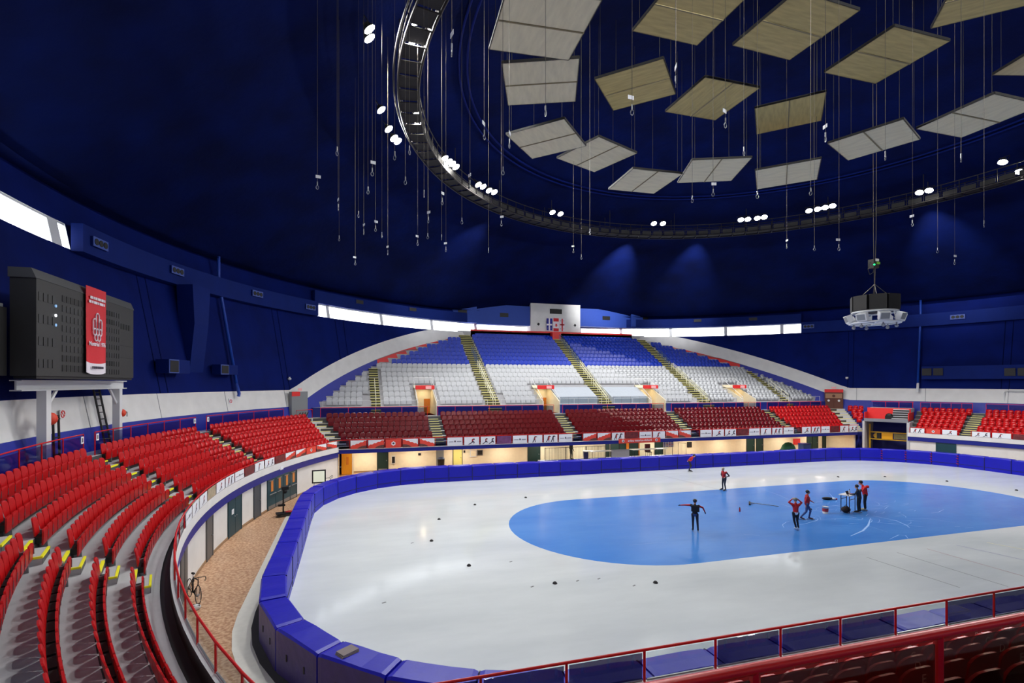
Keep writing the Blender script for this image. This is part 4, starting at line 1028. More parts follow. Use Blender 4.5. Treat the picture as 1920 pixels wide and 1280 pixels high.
# ================================================================== people
def capsules_to_mesh(caps, voxel=.016):
    b = MB()
    for p, rp, q, rq, _ in caps:
        p, q = Vector(p), Vector(q); b.ball(p, rp, 10); b.ball(q, rq, 10); b.tube([p, q], [rp, rq], 10)
    me = bpy.data.meshes.new('body_src'); me.from_pydata(b.v, [], b.f); me.update()
    o = bpy.data.objects.new('body_src', me); COL.objects.link(o)
    md = o.modifiers.new('r', 'REMESH'); md.mode = 'VOXEL'; md.voxel_size = voxel
    sm = o.modifiers.new('s', 'SMOOTH'); sm.factor = .5; sm.iterations = 2
    dg = bpy.context.evaluated_depsgraph_get(); dg.update()
    out = bpy.data.meshes.new_from_object(o.evaluated_get(dg)); bpy.data.objects.remove(o)
    return out
def person(label, loc, heading, J, cols, extra=None, head=None, scale=1.0):
    """J: joints (x right, y forward, z up); cols: material per region"""
    d = dict(hipL=(-.1, 0, .92), hipR=(.1, 0, .92), kneeL=(-.12, .03, .5), kneeR=(.12, .03, .5), ankL=(-.13, 0, .1), ankR=(.13, 0, .1), toeL=(-.14, .2, .05), toeR=(.14, .2, .05),
             pel=(0, 0, .95), chest=(0, .02, 1.28), neck=(0, .02, 1.47), head=(0, .05, 1.62), shL=(-.19, 0, 1.4), shR=(.19, 0, 1.4), elL=(-.27, -.02, 1.12), elR=(.27, -.02, 1.12), wrL=(-.26, .12, .9), wrR=(.26, .12, .9))
    d.update(J); P = {k: Vector(v) for k, v in d.items()}
    caps = []
    def cap(a, ra, b, rb, reg): caps.append((P[a] if isinstance(a, str) else a, ra, P[b] if isinstance(b, str) else b, rb, reg))
    up = (P['chest']-P['pel']).normalized()
    for s in 'LR':
        cap('hip'+s, .095, 'knee'+s, .062, 'leg'); cap('knee'+s, .062, 'ank'+s, .045, 'leg'); cap('ank'+s, .05, 'toe'+s, .04, 'foot')
        cap('pel', .12, 'hip'+s, .1, 'leg'); cap('chest', .12, 'sh'+s, .075, 'torso'); cap('sh'+s, .065, 'el'+s, .045, 'sleeve'); cap('el'+s, .045, 'wr'+s, .032, 'sleeve')
        f = (P['wr'+s]-P['el'+s]).normalized(); side = f.cross(Vector((0, 0, 1)))
        side = side.normalized() if side.length > .1 else Vector((1, 0, 0)); nrm = side.cross(f)
        palm = P['wr'+s]+f*.07; cap('wr'+s, .03, palm, .036, 'hand')
        for q in range(4):
            b0 = palm+side*(.028*(q-1.5)/1.0*.8); b1 = b0+f*(.05-.006*abs(q-1.5))-nrm*.008; b2 = b1+f*.028-nrm*.022
            cap(b0, .0105, b1, .01, 'hand'); cap(b1, .01, b2, .009, 'hand')
        th = P['wr'+s]+f*.03; cap(th, .014, th+side*(.05 if s == 'L' else -.05)+f*.03, .011, 'hand')
    cap('pel', .135, 'chest', .15, 'torso'); cap(P['chest']+Vector((.07, 0, 0)), .11, P['chest']-Vector((.07, 0, 0)), .11, 'torso'); cap('chest', .13, 'neck', .06, 'torso'); cap('neck', .052, 'head', .06, 'head')
    hd = P['head']; hf = Vector(head or (0, 1, 0)).normalized()
    cap(hd, .09, hd+Vector((0, 0, .045)), .095, 'head'); cap(hd+hf*.02-Vector((0, 0, .05)), .06, hd+hf*.03, .075, 'head'); cap(hd+hf*.1, .014, hd+hf*.105-Vector((0, 0, .02)), .018, 'head')
    me = capsules_to_mesh(caps)
    regs = ['torso', 'sleeve', 'leg', 'foot', 'hand', 'head', 'hem']
    for r_ in regs: me.materials.append(M[cols.get(r_, cols['torso'])])
    n = len(me.polygons); ctr = np.empty(n*3); me.polygons.foreach_get('center', ctr); ctr = ctr.reshape(-1, 3)
    best = np.full(n, 1e9); idx = np.zeros(n, np.int32)
    for p, rp, q, rq, reg in caps:
        p, q = np.array(p), np.array(q); ab = q-p; t = np.clip(((ctr-p)@ab)/max(1e-9, ab@ab), 0, 1)
        dd = np.linalg.norm(ctr-p-t[:, None]*ab, axis=1)-(rp+(rq-rp)*t); w = dd < best; best[w] = dd[w]; idx[w] = regs.index(reg)
    zc = ctr[:, 2]
    if 'hem' in cols: idx[(idx == 0) & (zc < P['pel'].z+.03)] = regs.index('hem')
    me.polygons.foreach_set('material_index', idx); me.polygons.foreach_set('use_smooth', [True]*n); me.update()
    t_ = thing('person', label, 'person', loc, heading-PI/2, None); t_.scale = (scale,)*3
    me.name = 'body'; inst('body', me, t_)
    m2 = MB(); side = hf.cross(Vector((0, 0, 1)))
    for s in (-1, 1): m2.ball(hd+hf*.09+side*(.032*s)+Vector((0, 0, .012)), .011, 6)
    m2.build('eyes', ['black'], t_)
    m2 = MB(); m2.ball(hd+hf*.085-Vector((0, 0, .062)), .02, 6, sq=(1, 1, .4)); m2.build('mouth', [mat('lips', (160, 84, 80), .5)], t_)
    m2 = MB(); m2.ball(hd-hf*.02+Vector((0, 0, .055)), .112, 14, sq=(1, 1, .95)); m2.build(cols.get('headname', 'hair'), [cols['hat']], t_, True)
    for s in 'LR':       # skate blade or sole under each foot
        a_, b_ = P['ank'+s], P['toe'+s]; v = (b_-a_); v.z = 0; v.normalize(); zb = min(a_.z, b_.z)-.05
        m2 = MB(); c_ = (a_+b_)/2; m2.box((c_.x, c_.y, max(.012, zb)), (.015 if cols.get('blade') else .09, .42 if cols.get('blade') else .3, .05 if cols.get('blade') else .03), math.atan2(v.y, v.x)-PI/2)
        m2.build('skate_blade' if cols.get('blade') else 'sole', ['steel' if cols.get('blade') else 'black'], t_)
    if extra: extra(t_, P)
    return t_
M['suit_red'] = mat('red_training_top', (186, 26, 34), .6); M['suit_navy'] = mat('navy_tights', (26, 30, 44), .6); M['suit_black'] = mat('black_fabric', (16, 16, 20), .7)
M['jacket_navy'] = mat('dark_navy_jacket', (24, 28, 42), .6); M['jacket_red'] = mat('bright_red_jacket', (222, 20, 28), .6); M['shoe_pale'] = mat('pale_skate_boot', (196, 190, 150), .5); M['helmet_dark'] = mat('dark_helmet', (28, 32, 40), .4)
M['helmet_grey'] = mat('grey_helmet', (118, 122, 112), .4); M['helmet_pale'] = mat('pale_helmet', (196, 182, 150), .4); M['grey_jean'] = mat('blue_grey_trousers', (58, 78, 128), .7)
to_cam = math.atan2(CAM[1]-0, CAM[0]-0)
def away(x, y): return math.atan2(y-CAM[1], x-CAM[0])
def gp(u, v): x, y = ground(u, v); return (x, y, .045)
pA = gp(1303, 997)
def vest(t_, P):
    m2 = MB(); m2.box((.02, -.15, 1.27), (.42, .05, .32)); m2.build('back_panel', ['suit_black'], t_)
person('skater seen from behind with one arm stretched out, on the blue oval', pA, away(*pA[:2]), dict(shL=(-.2, 0, 1.42), elL=(-.48, .02, 1.4), wrL=(-.74, .05, 1.36), elR=(.4, .05, 1.33), wrR=(.5, .12, 1.1), kneeL=(-.1, .04, .5), kneeR=(.13, .0, .5), ankL=(-.1, -.02, .1), ankR=(.16, -.04, .1)),
       dict(torso='suit_black', sleeve='suit_red', leg='suit_navy', foot='suit_black', hand='suit_black', head='skin', hat='helmet_dark', hem='grey_jean', blade=1, headname='helmet'), vest)
pB = gp(1358, 920)
person('skater in red top with hands on hips at the edge of the blue oval', pB, away(*pB[:2])+2.4, dict(elL=(-.38, -.1, 1.14), wrL=(-.16, .06, 1.02), elR=(.38, -.1, 1.14), wrR=(.16, .06, 1.02), kneeL=(-.1, .06, .5), kneeR=(.14, .02, .5), ankR=(.2, -.06, .1), toeR=(.24, .14, .05), chest=(0, .06, 1.27), neck=(0, .1, 1.46), head=(0, .14, 1.6)),
       dict(torso='suit_red', sleeve='suit_navy', leg='suit_navy', foot='suit_black', hand='skin', head='skin', hat='helmet_pale', hem='suit_navy', blade=1, headname='helmet'))
pC = gp(1492, 994)
person('skater in red top and black trousers with arms raised to a grey helmet', pC, away(*pC[:2])+.4, dict(elL=(-.34, .06, 1.5), wrL=(-.16, .1, 1.66), elR=(.34, .06, 1.5), wrR=(.16, .1, 1.66), kneeL=(-.06, .05, .5), kneeR=(.1, .05, .5), ankL=(.02, 0, .1), ankR=(.14, 0, .1), toeL=(.04, .2, .05), toeR=(.18, .2, .05)),
       dict(torso='suit_red', sleeve='suit_red', leg='suit_black', foot='banner_white', hand='skin', head='skin', hat='helmet_grey', hem='banner_white', blade=1, headname='helmet'))
pD = gp(1513, 975)
person('skater in red top and blue-grey trousers gliding behind the grey helmet', pD, away(*pD[:2])-1.4, dict(elL=(-.3, .1, 1.15), wrL=(-.22, .3, 1.05), elR=(.3, -.12, 1.15), wrR=(.26, -.1, .92), kneeL=(-.1, .2, .52), kneeR=(.1, -.05, .5), ankL=(-.1, .12, .1), ankR=(.1, -.35, .12), toeL=(-.1, .32, .05), toeR=(.1, -.16, .05)),
       dict(torso='suit_red', sleeve='suit_red', leg='grey_jean', foot='brown', hand='skin', head='skin', hat='helmet_dark', hem='suit_black', blade=1, headname='helmet'))
pE = gp(1611, 962)
hE = math.atan2(ground(1590, 958)[1]-pE[1], ground(1590, 958)[0]-pE[0])
person('coach in dark navy jacket writing at the tall white table', pE, hE, dict(elL=(-.26, .16, 1.14), wrL=(-.12, .42, 1.1), elR=(.26, .16, 1.14), wrR=(.1, .42, 1.1), chest=(0, .05, 1.27), neck=(0, .1, 1.46), head=(0, .15, 1.6)),
       dict(torso='jacket_navy', sleeve='jacket_navy', leg='suit_black', foot='suit_black', hand='suit_red', head='skin', hat='helmet_dark', blade=1, headname='cap'), None, (0, 1, -.3))
pF = gp(1622.5, 958)
def back_print(t_, P):
    m2 = MB(); m2.box((.02, -.165, 1.25), (.2, .02, .22)); m2.build('back_print', ['banner_white'], t_)
    m2 = MB(); m2.ball((0, -.1, 1.45), .12, 10, sq=(1, .8, .8)); m2.build('hood', ['jacket_red'], t_, True)
person('coach in bright red hooded jacket leaning over beside the navy coach', pF, hE+.25, dict(elL=(-.26, .1, 1.2), wrL=(-.14, .34, 1.16), elR=(.26, .1, 1.2), wrR=(.14, .34, 1.16), chest=(0, .06, 1.32), neck=(0, .14, 1.5), head=(0, .24, 1.63)),
       dict(torso='jacket_red', sleeve='jacket_red', leg='suit_black', foot='shoe_pale', hand='skin', head='skin', hat='suit_black', hem='jacket_red', blade=1, headname='hair'), back_print, (0, 1, -.35), 1.06)
pG = gp(1292, 884)
person('skater in pink-red top gliding along the far crash pads', pG, away(*pG[:2])-1.5, dict(chest=(0, .2, 1.2), neck=(0, .34, 1.34), head=(0, .44, 1.44), shL=(-.19, .3, 1.3), shR=(.19, .3, 1.3), elL=(-.26, .2, 1.05), elR=(.26, .2, 1.05), wrL=(-.1, -.05, .95), wrR=(.1, -.05, .95), kneeL=(-.1, .2, .5), kneeR=(.1, .12, .5)),
       dict(torso='suit_red', sleeve='suit_red', leg='suit_navy', foot='suit_black', hand='skin', head='skin', hat='helmet_dark', blade=1, headname='helmet'))
x_, d_ = on_y(1071, 20.6); pH = (x_, 20.6, 0.53)
person('person in dark clothes walking behind the concourse fence', pH, 0.2, dict(), dict(torso='suit_black', sleeve='suit_black', leg='suit_black', foot='suit_black', hand='skin', head='skin', hat='suit_black', headname='hair'))
# table with clip boards
tx0, ty0 = ground(1590, 959); hT = hE
t_ = thing('coach_table', 'tall white-topped table on thin black legs on the blue ice', 'table', (tx0, ty0, .012), hT)
m2 = MB(); m2.bb((-.3, -.45, 1.06), (.35, .45, 1.1)); m2.build('table_top', ['white_gloss'], t_)
for a in (-1, 1):
    for b in (-1, 1): m2 = MB(); m2.tube([(a*.24, b*.38, 0), (a*.24, b*.38, 1.06)], .022, 6); m2.build('leg', ['dark_metal'], t_)
m2 = MB(); m2.tube([(-.24, -.38, .82), (-.24, .38, .82)], .018, 6); m2.tube([(.24, -.38, .82), (.24, .38, .82)], .018, 6); m2.build('brace', ['dark_metal'], t_)
def on_table(name, label, cat, dx, dy, fn, m_):
    c, s = math.cos(hT), math.sin(hT); t2 = thing(name, label, cat, (tx0+c*dx-s*dy, ty0+s*dx+c*dy, 1.112), hT); m3 = MB(); fn(m3); m3.build('body', [m_], t2); return t2
q = on_table('tablet', 'black tablet propped up on the tall table', 'tablet', .0, .1, lambda m: m.box((0, 0, .12), (.02, .3, .22), 0, None, Matrix.Rotation(.4, 3, 'Y')), 'black')
m3 = MB(); m3.box((-.014, 0, .12), (.006, .26, .18), 0, None, Matrix.Rotation(.4, 3, 'Y')); m3.build('screen', ['dark_metal'], q)
q = on_table('spray_bottle', 'white bottle with black cap on the tall table', 'bottle', .05, -.3, lambda m: m.tube([(0, 0, 0), (0, 0, .18), (0, 0, .22)], [.045, .045, .02], 10), 'white_gloss')
m3 = MB(); m3.cyl((0, 0, .26), .02, .08, 8); m3.build('cap', ['black'], q)
on_table('stopwatch', 'small black stopwatch on the tall table', 'stopwatch', -.15, .32, lambda m: m.ball((0, 0, .03), .05, 8, sq=(1, 1, .6)), 'black')
x, y = ground(1586, 961)
t_ = thing('equipment_bag', 'dark round equipment bag on the ice under the tall table', 'bag', (x, y, .012)); m2 = MB(); m2.ball((0, 0, .2), .26, 14, sq=(1.1, .9, .78)); m2.build('bag_body', [mat('dark_brown_bag', (40, 26, 22), .8, var=.4, scale=9)], t_, True); m2 = MB(); m2.tube([(-.15, 0, .38), (0, 0, .5), (.15, 0, .38)], .015, 6); m2.build('handle', ['black'], t_)
x, y = ground(1547.5, 962)
t_ = thing('bucket', 'white bucket with red print on the blue ice', 'bucket', (x, y, .012)); m2 = MB(); m2.tube([(0, 0, 0), (0, 0, .42)], [.15, .18], 18); m2.build('pail', ['white_gloss'], t_, True)
m2 = MB(); m2.tube([(0, 0, .12), (0, 0, .32)], [.166, .178], 18, cap=False); m2.build('label_band', ['ink_red'], t_); m2 = MB(); m2.tube([(.18*math.cos(a*.4), .02, .42+.1*math.sin(a*.4)) for a in range(9)], .008, 5); m2.build('handle', ['steel'], t_)
x, y = ground(1387, 959)
t_ = thing('water_bottle', 'small red bottle standing on the blue ice', 'bottle', (x, y, .012)); m2 = MB(); m2.cyl((0, 0, .11), .045, .22, 12); m2.build('bottle_body', ['suit_red'], t_); m2 = MB(); m2.cyl((0, 0, .25), .03, .06, 10); m2.build('cap', ['black'], t_)
p0, p1 = ground(1406, 945), ground(1460, 950); hh = math.atan2(p1[1]-p0[1], p1[0]-p0[0]); L = math.dist(p0, p1)
t_ = thing('squeegee', 'long-handled squeegee lying on the blue ice', 'squeegee', (p0[0], p0[1], .012), hh)
m2 = MB(); m2.tube([(0, 0, .1), (L, 0, .03)], .022, 6); m2.build('handle', ['grey_metal'], t_); m2 = MB(); m2.bb((-.06, -.4, 0), (.04, .4, .1)); m2.build('blade', ['dark_metal'], t_); m2 = MB(); m2.tube([(0, -.3, .06), (.3, 0, .09), (0, .3, .06)], .015, 5); m2.build('brace', ['dark_metal'], t_)
x, y = ground(1551, 937)
t_ = thing('kit_bag', 'small dark bag with white patch lying on the blue ice', 'bag', (x, y, .012), -.4); m2 = MB(); m2.ball((0, 0, .1), .3, 12, sq=(1.2, .45, .35)); m2.build('bag_body', ['suit_black'], t_, True); m2 = MB(); m2.ball((.42, 0, .08), .16, 10, sq=(1, .6, .5)); m2.build('white_patch', ['banner_white'], t_, True); m2 = MB(); m2.ball((.58, 0, .07), .1, 8, sq=(1, .6, .6)); m2.build('red_end', ['suit_red'], t_, True)
x, y = ground(1519.5, 955)
o = inst('track_block', bm_, None, (x, y, .012)); tag(o, 'black rubber block on the blue ice beside the skaters', 'track block')
# ================================================================== lighting catwalk ring
ZC, RC0, RC1 = 24.7, 25.05, 23.9
t_ = thing('lighting_catwalk', 'black steel catwalk ring carrying the floodlights under the dome', 'catwalk', (1, 0, ZC))
def circ(r, z, n=144): return [(r*math.cos(2*PI*i/n), r*math.sin(2*PI*i/n), z) for i in range(n)]
M['cat_metal'] = mat('catwalk_metal', (44, 42, 41), .45, .6); M['cat_dark'] = mat('catwalk_dark', (22, 22, 24), .7)
for nm, r, z, rr in (('bottom_chord', RC0, 0, .06), ('bottom_chord', RC1, 0, .06), ('top_rail', RC0, 1.15, .035), ('top_rail', RC1, 1.15, .035), ('mid_rail', RC1, .6, .025), ('mid_rail', RC0, .6, .025), ('pipe', RC0+.25, .3, .05)):
    m2 = MB(); m2.tube(circ(r, z), rr, 6, closed=True); m2.build(nm, ['cat_metal'], t_, True)
NC = 120
m2 = MB(); m2.tube([(RC1, 0, 0), (RC0, 0, 0)], .045, 6); rung = m2.mesh('rung', ['cat_metal'])
m2 = MB(); m2.bb((RC1+.06, -.53, .06), (RC0-.06, .53, .1)); plate = m2.mesh('walk_plate', ['cat_dark'])
m2 = MB(); m2.tube([(RC1, 0, 0), (RC1, 0, 1.15)], .03, 5); post = m2.mesh('post', ['cat_metal'])
m2 = MB(); m2.tube([(RC0, 0, 0), (RC0, 0, 1.15)], .03, 5); post2 = m2.mesh('outer_post', ['cat_metal'])
m2 = MB(); m2.bb((RC1-.02, -.5, .1), (RC1+.02, .5, .5)); kick = m2.mesh('kick_board', ['cat_dark'])
for i in range(NC):
    a = 2*PI*i/NC
    inst('rung', rung, t_, None, a); inst('walk_plate', plate, t_, None, a+PI/NC); inst('post', post, t_, None, a); inst('outer_post', post2, t_, None, a); inst('kick_board', kick, t_, None, a+PI/NC)
m2 = MB()
for i in range(0, NC, 6):
    a = 2*PI*i/NC
    for r in (RC0, RC1):
        x, y = r*math.cos(a), r*math.sin(a); m2.tube([(x, y, 1.15), (x, y, dome_z(1+x, y)-ZC)], .03, 5)
m2.build('hanger_rods', ['cat_dark'], t_)
# thin double rim higher on the dome
for r, z in ((21.5, 27.9), (21.0, 28.0)):
    m2 = MB(); m2.tube([(1+p[0], p[1], p[2]) for p in circ(r, z)], .07, 6, closed=True); o = struct(m2.build('trim_9', ['navy_wall'], None, True))
# ================================================================== floodlights
LPX = [[(693, 55), (693, 72)], [(782, 40), (776, 76)], [(715, 206), (729, 242), (739, 259), (746, 265)], [(781, 214), (784, 226)], [(834, 297), (842, 303), (848, 307), (855, 313)],
       [(897, 346), (906, 350), (917, 357), (927, 360)], [(1036, 398), (1051, 401)], [(1226, 419), (1243, 419)], [(1389, 412), (1402, 411), (1420, 409), (1433, 407)],
       [(1517, 395), (1533, 392), (1547, 389), (1561, 386)], [(1724, 361), (1742, 357)], [(1880, 304), (1912, 322)]]
clusters = []
for cl in LPX:
    clusters.append([ground(u, v, 25.4) for u, v in cl])
seen = set()
m2 = MB(); m2.tube([(0, 0, .32), (0, 0, .1), (0, 0, 0)], [.12, .26, .3], 16); hous = m2.mesh('housing', ['cat_dark'], True)
m2 = MB(); m2.tube([(0, 0, -.005), (0, 0, -.02)], [.29, .27], 16); lens = m2.mesh('lens', ['lamp_glow'])
m2 = MB(); m2.tube([(-.32, 0, .05), (-.32, 0, .5), (.32, 0, .5), (.32, 0, .05)], .025, 5); yoke = m2.mesh('yoke', ['cat_metal'])
def flood(x, y, z, tx, ty, label, group):
    t_ = thing('floodlight', label, 'floodlight', (x, y, z), 0, group)
    v = Vector((tx-x, ty-y, -z)).normalized(); t_.rotation_mode = 'QUATERNION'; t_.rotation_quaternion = v.to_track_quat('-Z', 'Y')
    inst('housing', hous, t_); inst('lens', lens, t_); inst('yoke', yoke, t_); return t_
WH = ['on the far side of the catwalk', 'on the catwalk nearest the scoreboard', 'on the gate side of the catwalk']
def cluster_light(px, py, pz, tx, ty, watts, parent=None, size=2.6, col=(1, .985, .965)):
    L = bpy.data.lights.new('flood_beam', 'SPOT'); L.energy = watts*PI*4/3; L.spot_size = size; L.spot_blend = .3; L.shadow_soft_size = .3; L.color = col
    o = bpy.data.objects.new('flood_beam', L); COL.objects.link(o); o.location = (px, py, pz)
    v = Vector((tx-px, ty-py, -pz)).normalized(); o.rotation_mode = 'QUATERNION'; o.rotation_quaternion = v.to_track_quat('-Z', 'Y')
for ci, cl in enumerate(clusters):
    cx = sum(p[0] for p in cl)/len(cl); cy = sum(p[1] for p in cl)/len(cl); a = math.atan2(cy, cx-1)
    tx, ty = 1+9*math.cos(a), 7*math.sin(a)
    w = WH[0] if cy > 12 else (WH[1] if cx < -8 else WH[2])
    for (x, y) in cl: flood(x, y, 25.4, tx, ty, 'bright white floodlight in a %s %s' % ({2: 'pair', 4: 'row of four'}[len(cl)], w), 'floodlights %s %d' % (w, len(cl)))
    cluster_light(cx, cy, 25.1, tx, ty, FLOOD_W*(.58 if cy > 12 else .6 if cx < -8 else .95))
# the same ring goes on above and behind the camera
for a, kw in ((209, .25), (238, 5.0), (262, 1.2), (286, 1.8), (308, 1.5), (332, 1.0), (352, .8)):
    x, y = 1+24.4*math.cos(R(a)), 24.4*math.sin(R(a)); tx, ty = 1+9*math.cos(R(a)), 7*math.sin(R(a))
    for q in (-.5, .5): flood(x-q*math.sin(R(a)), y+q*math.cos(R(a)), 25.4, tx, ty, 'bright white floodlight in a pair on the catwalk over the near stand', 'floodlights over the near stand')
    cluster_light(x, y, 25.1, tx, ty, FLOOD_W*kw)
# a few lamps turned outwards wash the dome behind the ring
for u, kw in ((960, .3), (1200, 1.0), (1320, .6), (1720, .5)):
    x, y, t = on_circle(u, 25.2); a = math.atan2(y, x-1); x, y = 1+25.3*math.cos(a), 25.3*math.sin(a)
    t_ = flood(x, y, 25.0, 1+44*math.cos(a), 44*math.sin(a), 'small floodlight turned outwards on the far catwalk', 'floodlights turned outwards'); t_.scale = (.5, .5, .5)
    L = bpy.data.lights.new('dome_wash', 'SPOT'); L.energy = 13000*kw; L.spot_size = .8; L.spot_blend = 1.0; L.shadow_soft_size = .1
    o = bpy.data.objects.new('dome_wash', L); COL.objects.link(o); o.location = (x, y, 24.9)
    v = Vector((math.cos(a)*10, math.sin(a)*10, -3.2)).normalized(); o.rotation_mode = 'QUATERNION'; o.rotation_quaternion = v.to_track_quat('-Z', 'Y')
# ================================================================== hanging acoustic panels (12 ft squares)
PAN = [(2, -16.2, .4, 23.5, 68, 'c'), (3, -10.9, -.8, 25, 45, 'k'), (4, -5.9, -.8, 25, 0, 'k'), (5, -.1, -.8, 25, 45, 'k'), (6, 0, -6.6, 25, 0, 'k'), (7, -6.3, -7.0, 25, 2, 'k'),
       (9, -13.4, 6.5, 22.9, 45, 'c'), (10, -9.0, 7.7, 23.2, 21, 'c'), (11, -2.9, 11.0, 22.4, -3, 'c'), (12, 1.1, 7.6, 22.5, -22, 'c'), (13, 7.4, 6.6, 22.2, 45, 'c'), (14, 8.5, .4, 22.8, 23, 'c'), (15, 11.6, -3.8, 22.8, 0, 'c')]
def lower(x, y, z):   # the plan position was read at z=25; bring it to the real height along the sight line
    f = (z-CAM[2])/(25-CAM[2]); return CAM[0]+(x-CAM[0])*f, CAM[1]+(y-CAM[1])*f
PL = [lower(x, y, z)+(z, a, t) for _, x, y, z, a, t in PAN]
S2 = 3.66
# panels cut by the top of the frame
def by_edge(p, q, side, tone, zs=(22.3, 25.2)):
    best = None
    for i in range(60):
        z = zs[0]+(zs[1]-zs[0])*i/59; A, B = ground(*p, z), ground(*q, z); L = math.dist(A, B)
        if best is None or abs(L-S2) < best[0]: best = (abs(L-S2), z, A, B)
    _, z, A, B = best; ex, ey = (B[0]-A[0])/math.dist(A, B), (B[1]-A[1])/math.dist(A, B); nx, ny = -ey*side, ex*side
    return ((A[0]+B[0])/2+nx*S2/2, (A[1]+B[1])/2+ny*S2/2, z, math.degrees(math.atan2(ey, ex)), tone)
PL.append(by_edge((917.6, 92.6), (1066, 113), -1, 'c')); PL.append(by_edge((1186.9, 58.4), (1306.4, 85), -1, 'k')); PL.append(by_edge((1756.4, 51), (1930, 9), -1, 'k'))
PL.append(by_edge((1871, 141), (1975, 142), -1, 'c', (22.5, 25)))
halfs = {}
for tone, mn in (('c', 'panel_cream'), ('k', 'panel_khaki')):
    m2 = MB(); m2.bb((-S2/2, .02, 0), (S2/2, S2/2, .05)); halfs[tone] = m2.mesh('half_panel', [mn])
m2 = MB(); m2.bb((-S2/2, -.035, -.03), (S2/2, .035, .06)); seam = m2.mesh('centre_batten', ['panel_edge'])
m2 = MB()
for s in (-1, 1): m2.bb((-S2/2, s*S2/2-.03, .0), (S2/2, s*S2/2+.03, .13)); m2.bb((s*S2/2-.03, -S2/2, .0), (s*S2/2+.03, S2/2, .13))
frame = m2.mesh('frame', ['dark_metal'])
SEAM = [((95, 310), (345, 290)), ((440, 340), (680, 280)), ((745, 410), (890, 295)), ((1088, 350), (1092, 450)), ((1330, 185), (1520, 225)), ((1000, 80), (1205, 130)), ((140, 520), (340, 470)), ((345, 585), (485, 515)), ((540, 675), (630, 605)),
        ((800, 640), (855, 565)), ((1088, 580), (1084, 650)), ((1355, 470), (1410, 530)), ((1690, 405), (1840, 440)), ((80, 78), (365, 130)), ((625, 15), (855, 70))]
for i, (p_, q_) in enumerate(SEAM):     # turn each square so that its batten runs the way the photo shows
    x, y, z, a, tone = PL[i]; A, B = [ground(900+m_[0]/1.8824, m_[1]/1.8824, z) for m_ in (p_, q_)]
    s_ = math.degrees(math.atan2(B[1]-A[1], B[0]-A[0])); d_ = (s_-a) % 180
    if 45 < d_ < 135: PL[i] = (x, y, z, a+90, tone)
for i, (x, y, z, a, tone) in enumerate(PL):
    lab = 'square %s acoustic panel hung %s under the dome' % ({'c': 'cream', 'k': 'khaki'}[tone], 'low' if z < 24 else 'high')
    t_ = thing('acoustic_panel', lab, 'panel', (x, y, z), R(a), 'acoustic panels, %s, %s' % ({'c': 'cream', 'k': 'khaki'}[tone], 'low' if z < 24 else 'high'))
    inst('half_panel', halfs[tone], t_); inst('half_panel', halfs[tone], t_, None, PI); inst('centre_batten', seam, t_); inst('frame', frame, t_)
    m2 = MB(); zt = dome_z(x, y)-z
    for sx in (-1, 1):
        for sy in (-1, 1): m2.tube([(sx*1.6, sy*1.6, .1), (sx*1.6, sy*1.6, zt)], .012, 4)
    m2.build('suspension_wires', ['cat_dark'], t_)
# ================================================================== hanging winch cables with hooks
CB = [(595, 355), (632, 292), (634, 395), (636, 452), (666, 497), (672, 408), (682, 440), (690, 364), (704, 434), (716, 446), (727, 478), (760, 346), (783, 460), (795, 370), (803, 418), (802, 448), (829, 384), (828, 450), (836, 472), (866, 420), (908, 262), (916, 474),
      (940, 424), (943, 328), (955, 278), (1023, 218), (1075, 474), (1090, 486), (1267, 164), (1298, 380), (1337, 368), (1395, 292), (1548, 266), (1520, 366), (1573, 470), (1802, 304), (1475, 466), (1758, 474), (1790, 496), (1845, 426), (1711, 424), (1527, 470), (1185, 216), (1106, 440), (847, 106), (740, 300), (698, 330), (768, 290), (881, 352), (1420, 372), (1360, 240), (1660, 300)]
m2 = MB(); m2.tube([(.045*math.sin(q*PI/4), 0, -.2-.07*math.cos(q*PI/4)) for q in range(8)], .012, 5, closed=True); m2.tube([(0, 0, 0), (0, 0, -.13)], .02, 5); hookm = m2.mesh('hook', ['steel'])
m2 = MB(); m2.box((.03, 0, .18), (.17, .012, .1), .2); tagm = m2.mesh('tag', ['banner_white'])
for i, (u, v) in enumerate(CB):
    for z in (15.0, 14.3, 15.7, 13.6, 16.4, 13.0, 17.0):      # hook height: clear of the panels and inside the drum
        x, y = ground(u, v, z)
        if math.hypot(x-1, y) < 36 and all(math.hypot(x-q[0], y-q[1]) > 2.65 for q in PL): break
    t_ = thing('winch_cable', 'thin winch cable with a hook%s hanging from the dome' % (' and a white tag' if i % 2 == 0 else ' but no tag'), 'cable', (x, y, z+.27), R(i*47), 'winch cables %s a tag' % ('with' if i % 2 == 0 else 'without'))
    m2 = MB(); m2.tube([(0, 0, 0), (0, 0, dome_z(x, y)-z-.3)], .0065, 4); m2.build('wire', ['cable'], t_); inst('hook', hookm, t_)
    if i % 2 == 0: inst('tag', tagm, t_)
# ================================================================== hanging loudspeaker cluster
cx, cy = at(1640, 35.0); zb = hz(611, 35.0)
t_ = thing('speaker_cluster', 'round cluster of black loudspeakers on a white frame hung over the ice', 'speaker cluster', (cx, cy, zb))
for z, r in ((.2, 1.45), (.95, 1.3)):
    m2 = MB(); m2.tube([(r*math.cos(2*PI*i/24), r*math.sin(2*PI*i/24), z) for i in range(24)], .07, 8, closed=True); m2.build('ring_tube', ['white_gloss'], t_, True)
m2 = MB()
for i in range(8): a = 2*PI*i/8; m2.tube([(1.45*math.cos(a), 1.45*math.sin(a), .2), (1.3*math.cos(a), 1.3*math.sin(a), .95)], .04, 6)
for i in range(4): a = PI*i/4; m2.tube([(-1.45*math.cos(a), -1.45*math.sin(a), .2), (1.45*math.cos(a), 1.45*math.sin(a), .2)], .045, 6)
m2.build('strut', ['white_gloss'], t_)
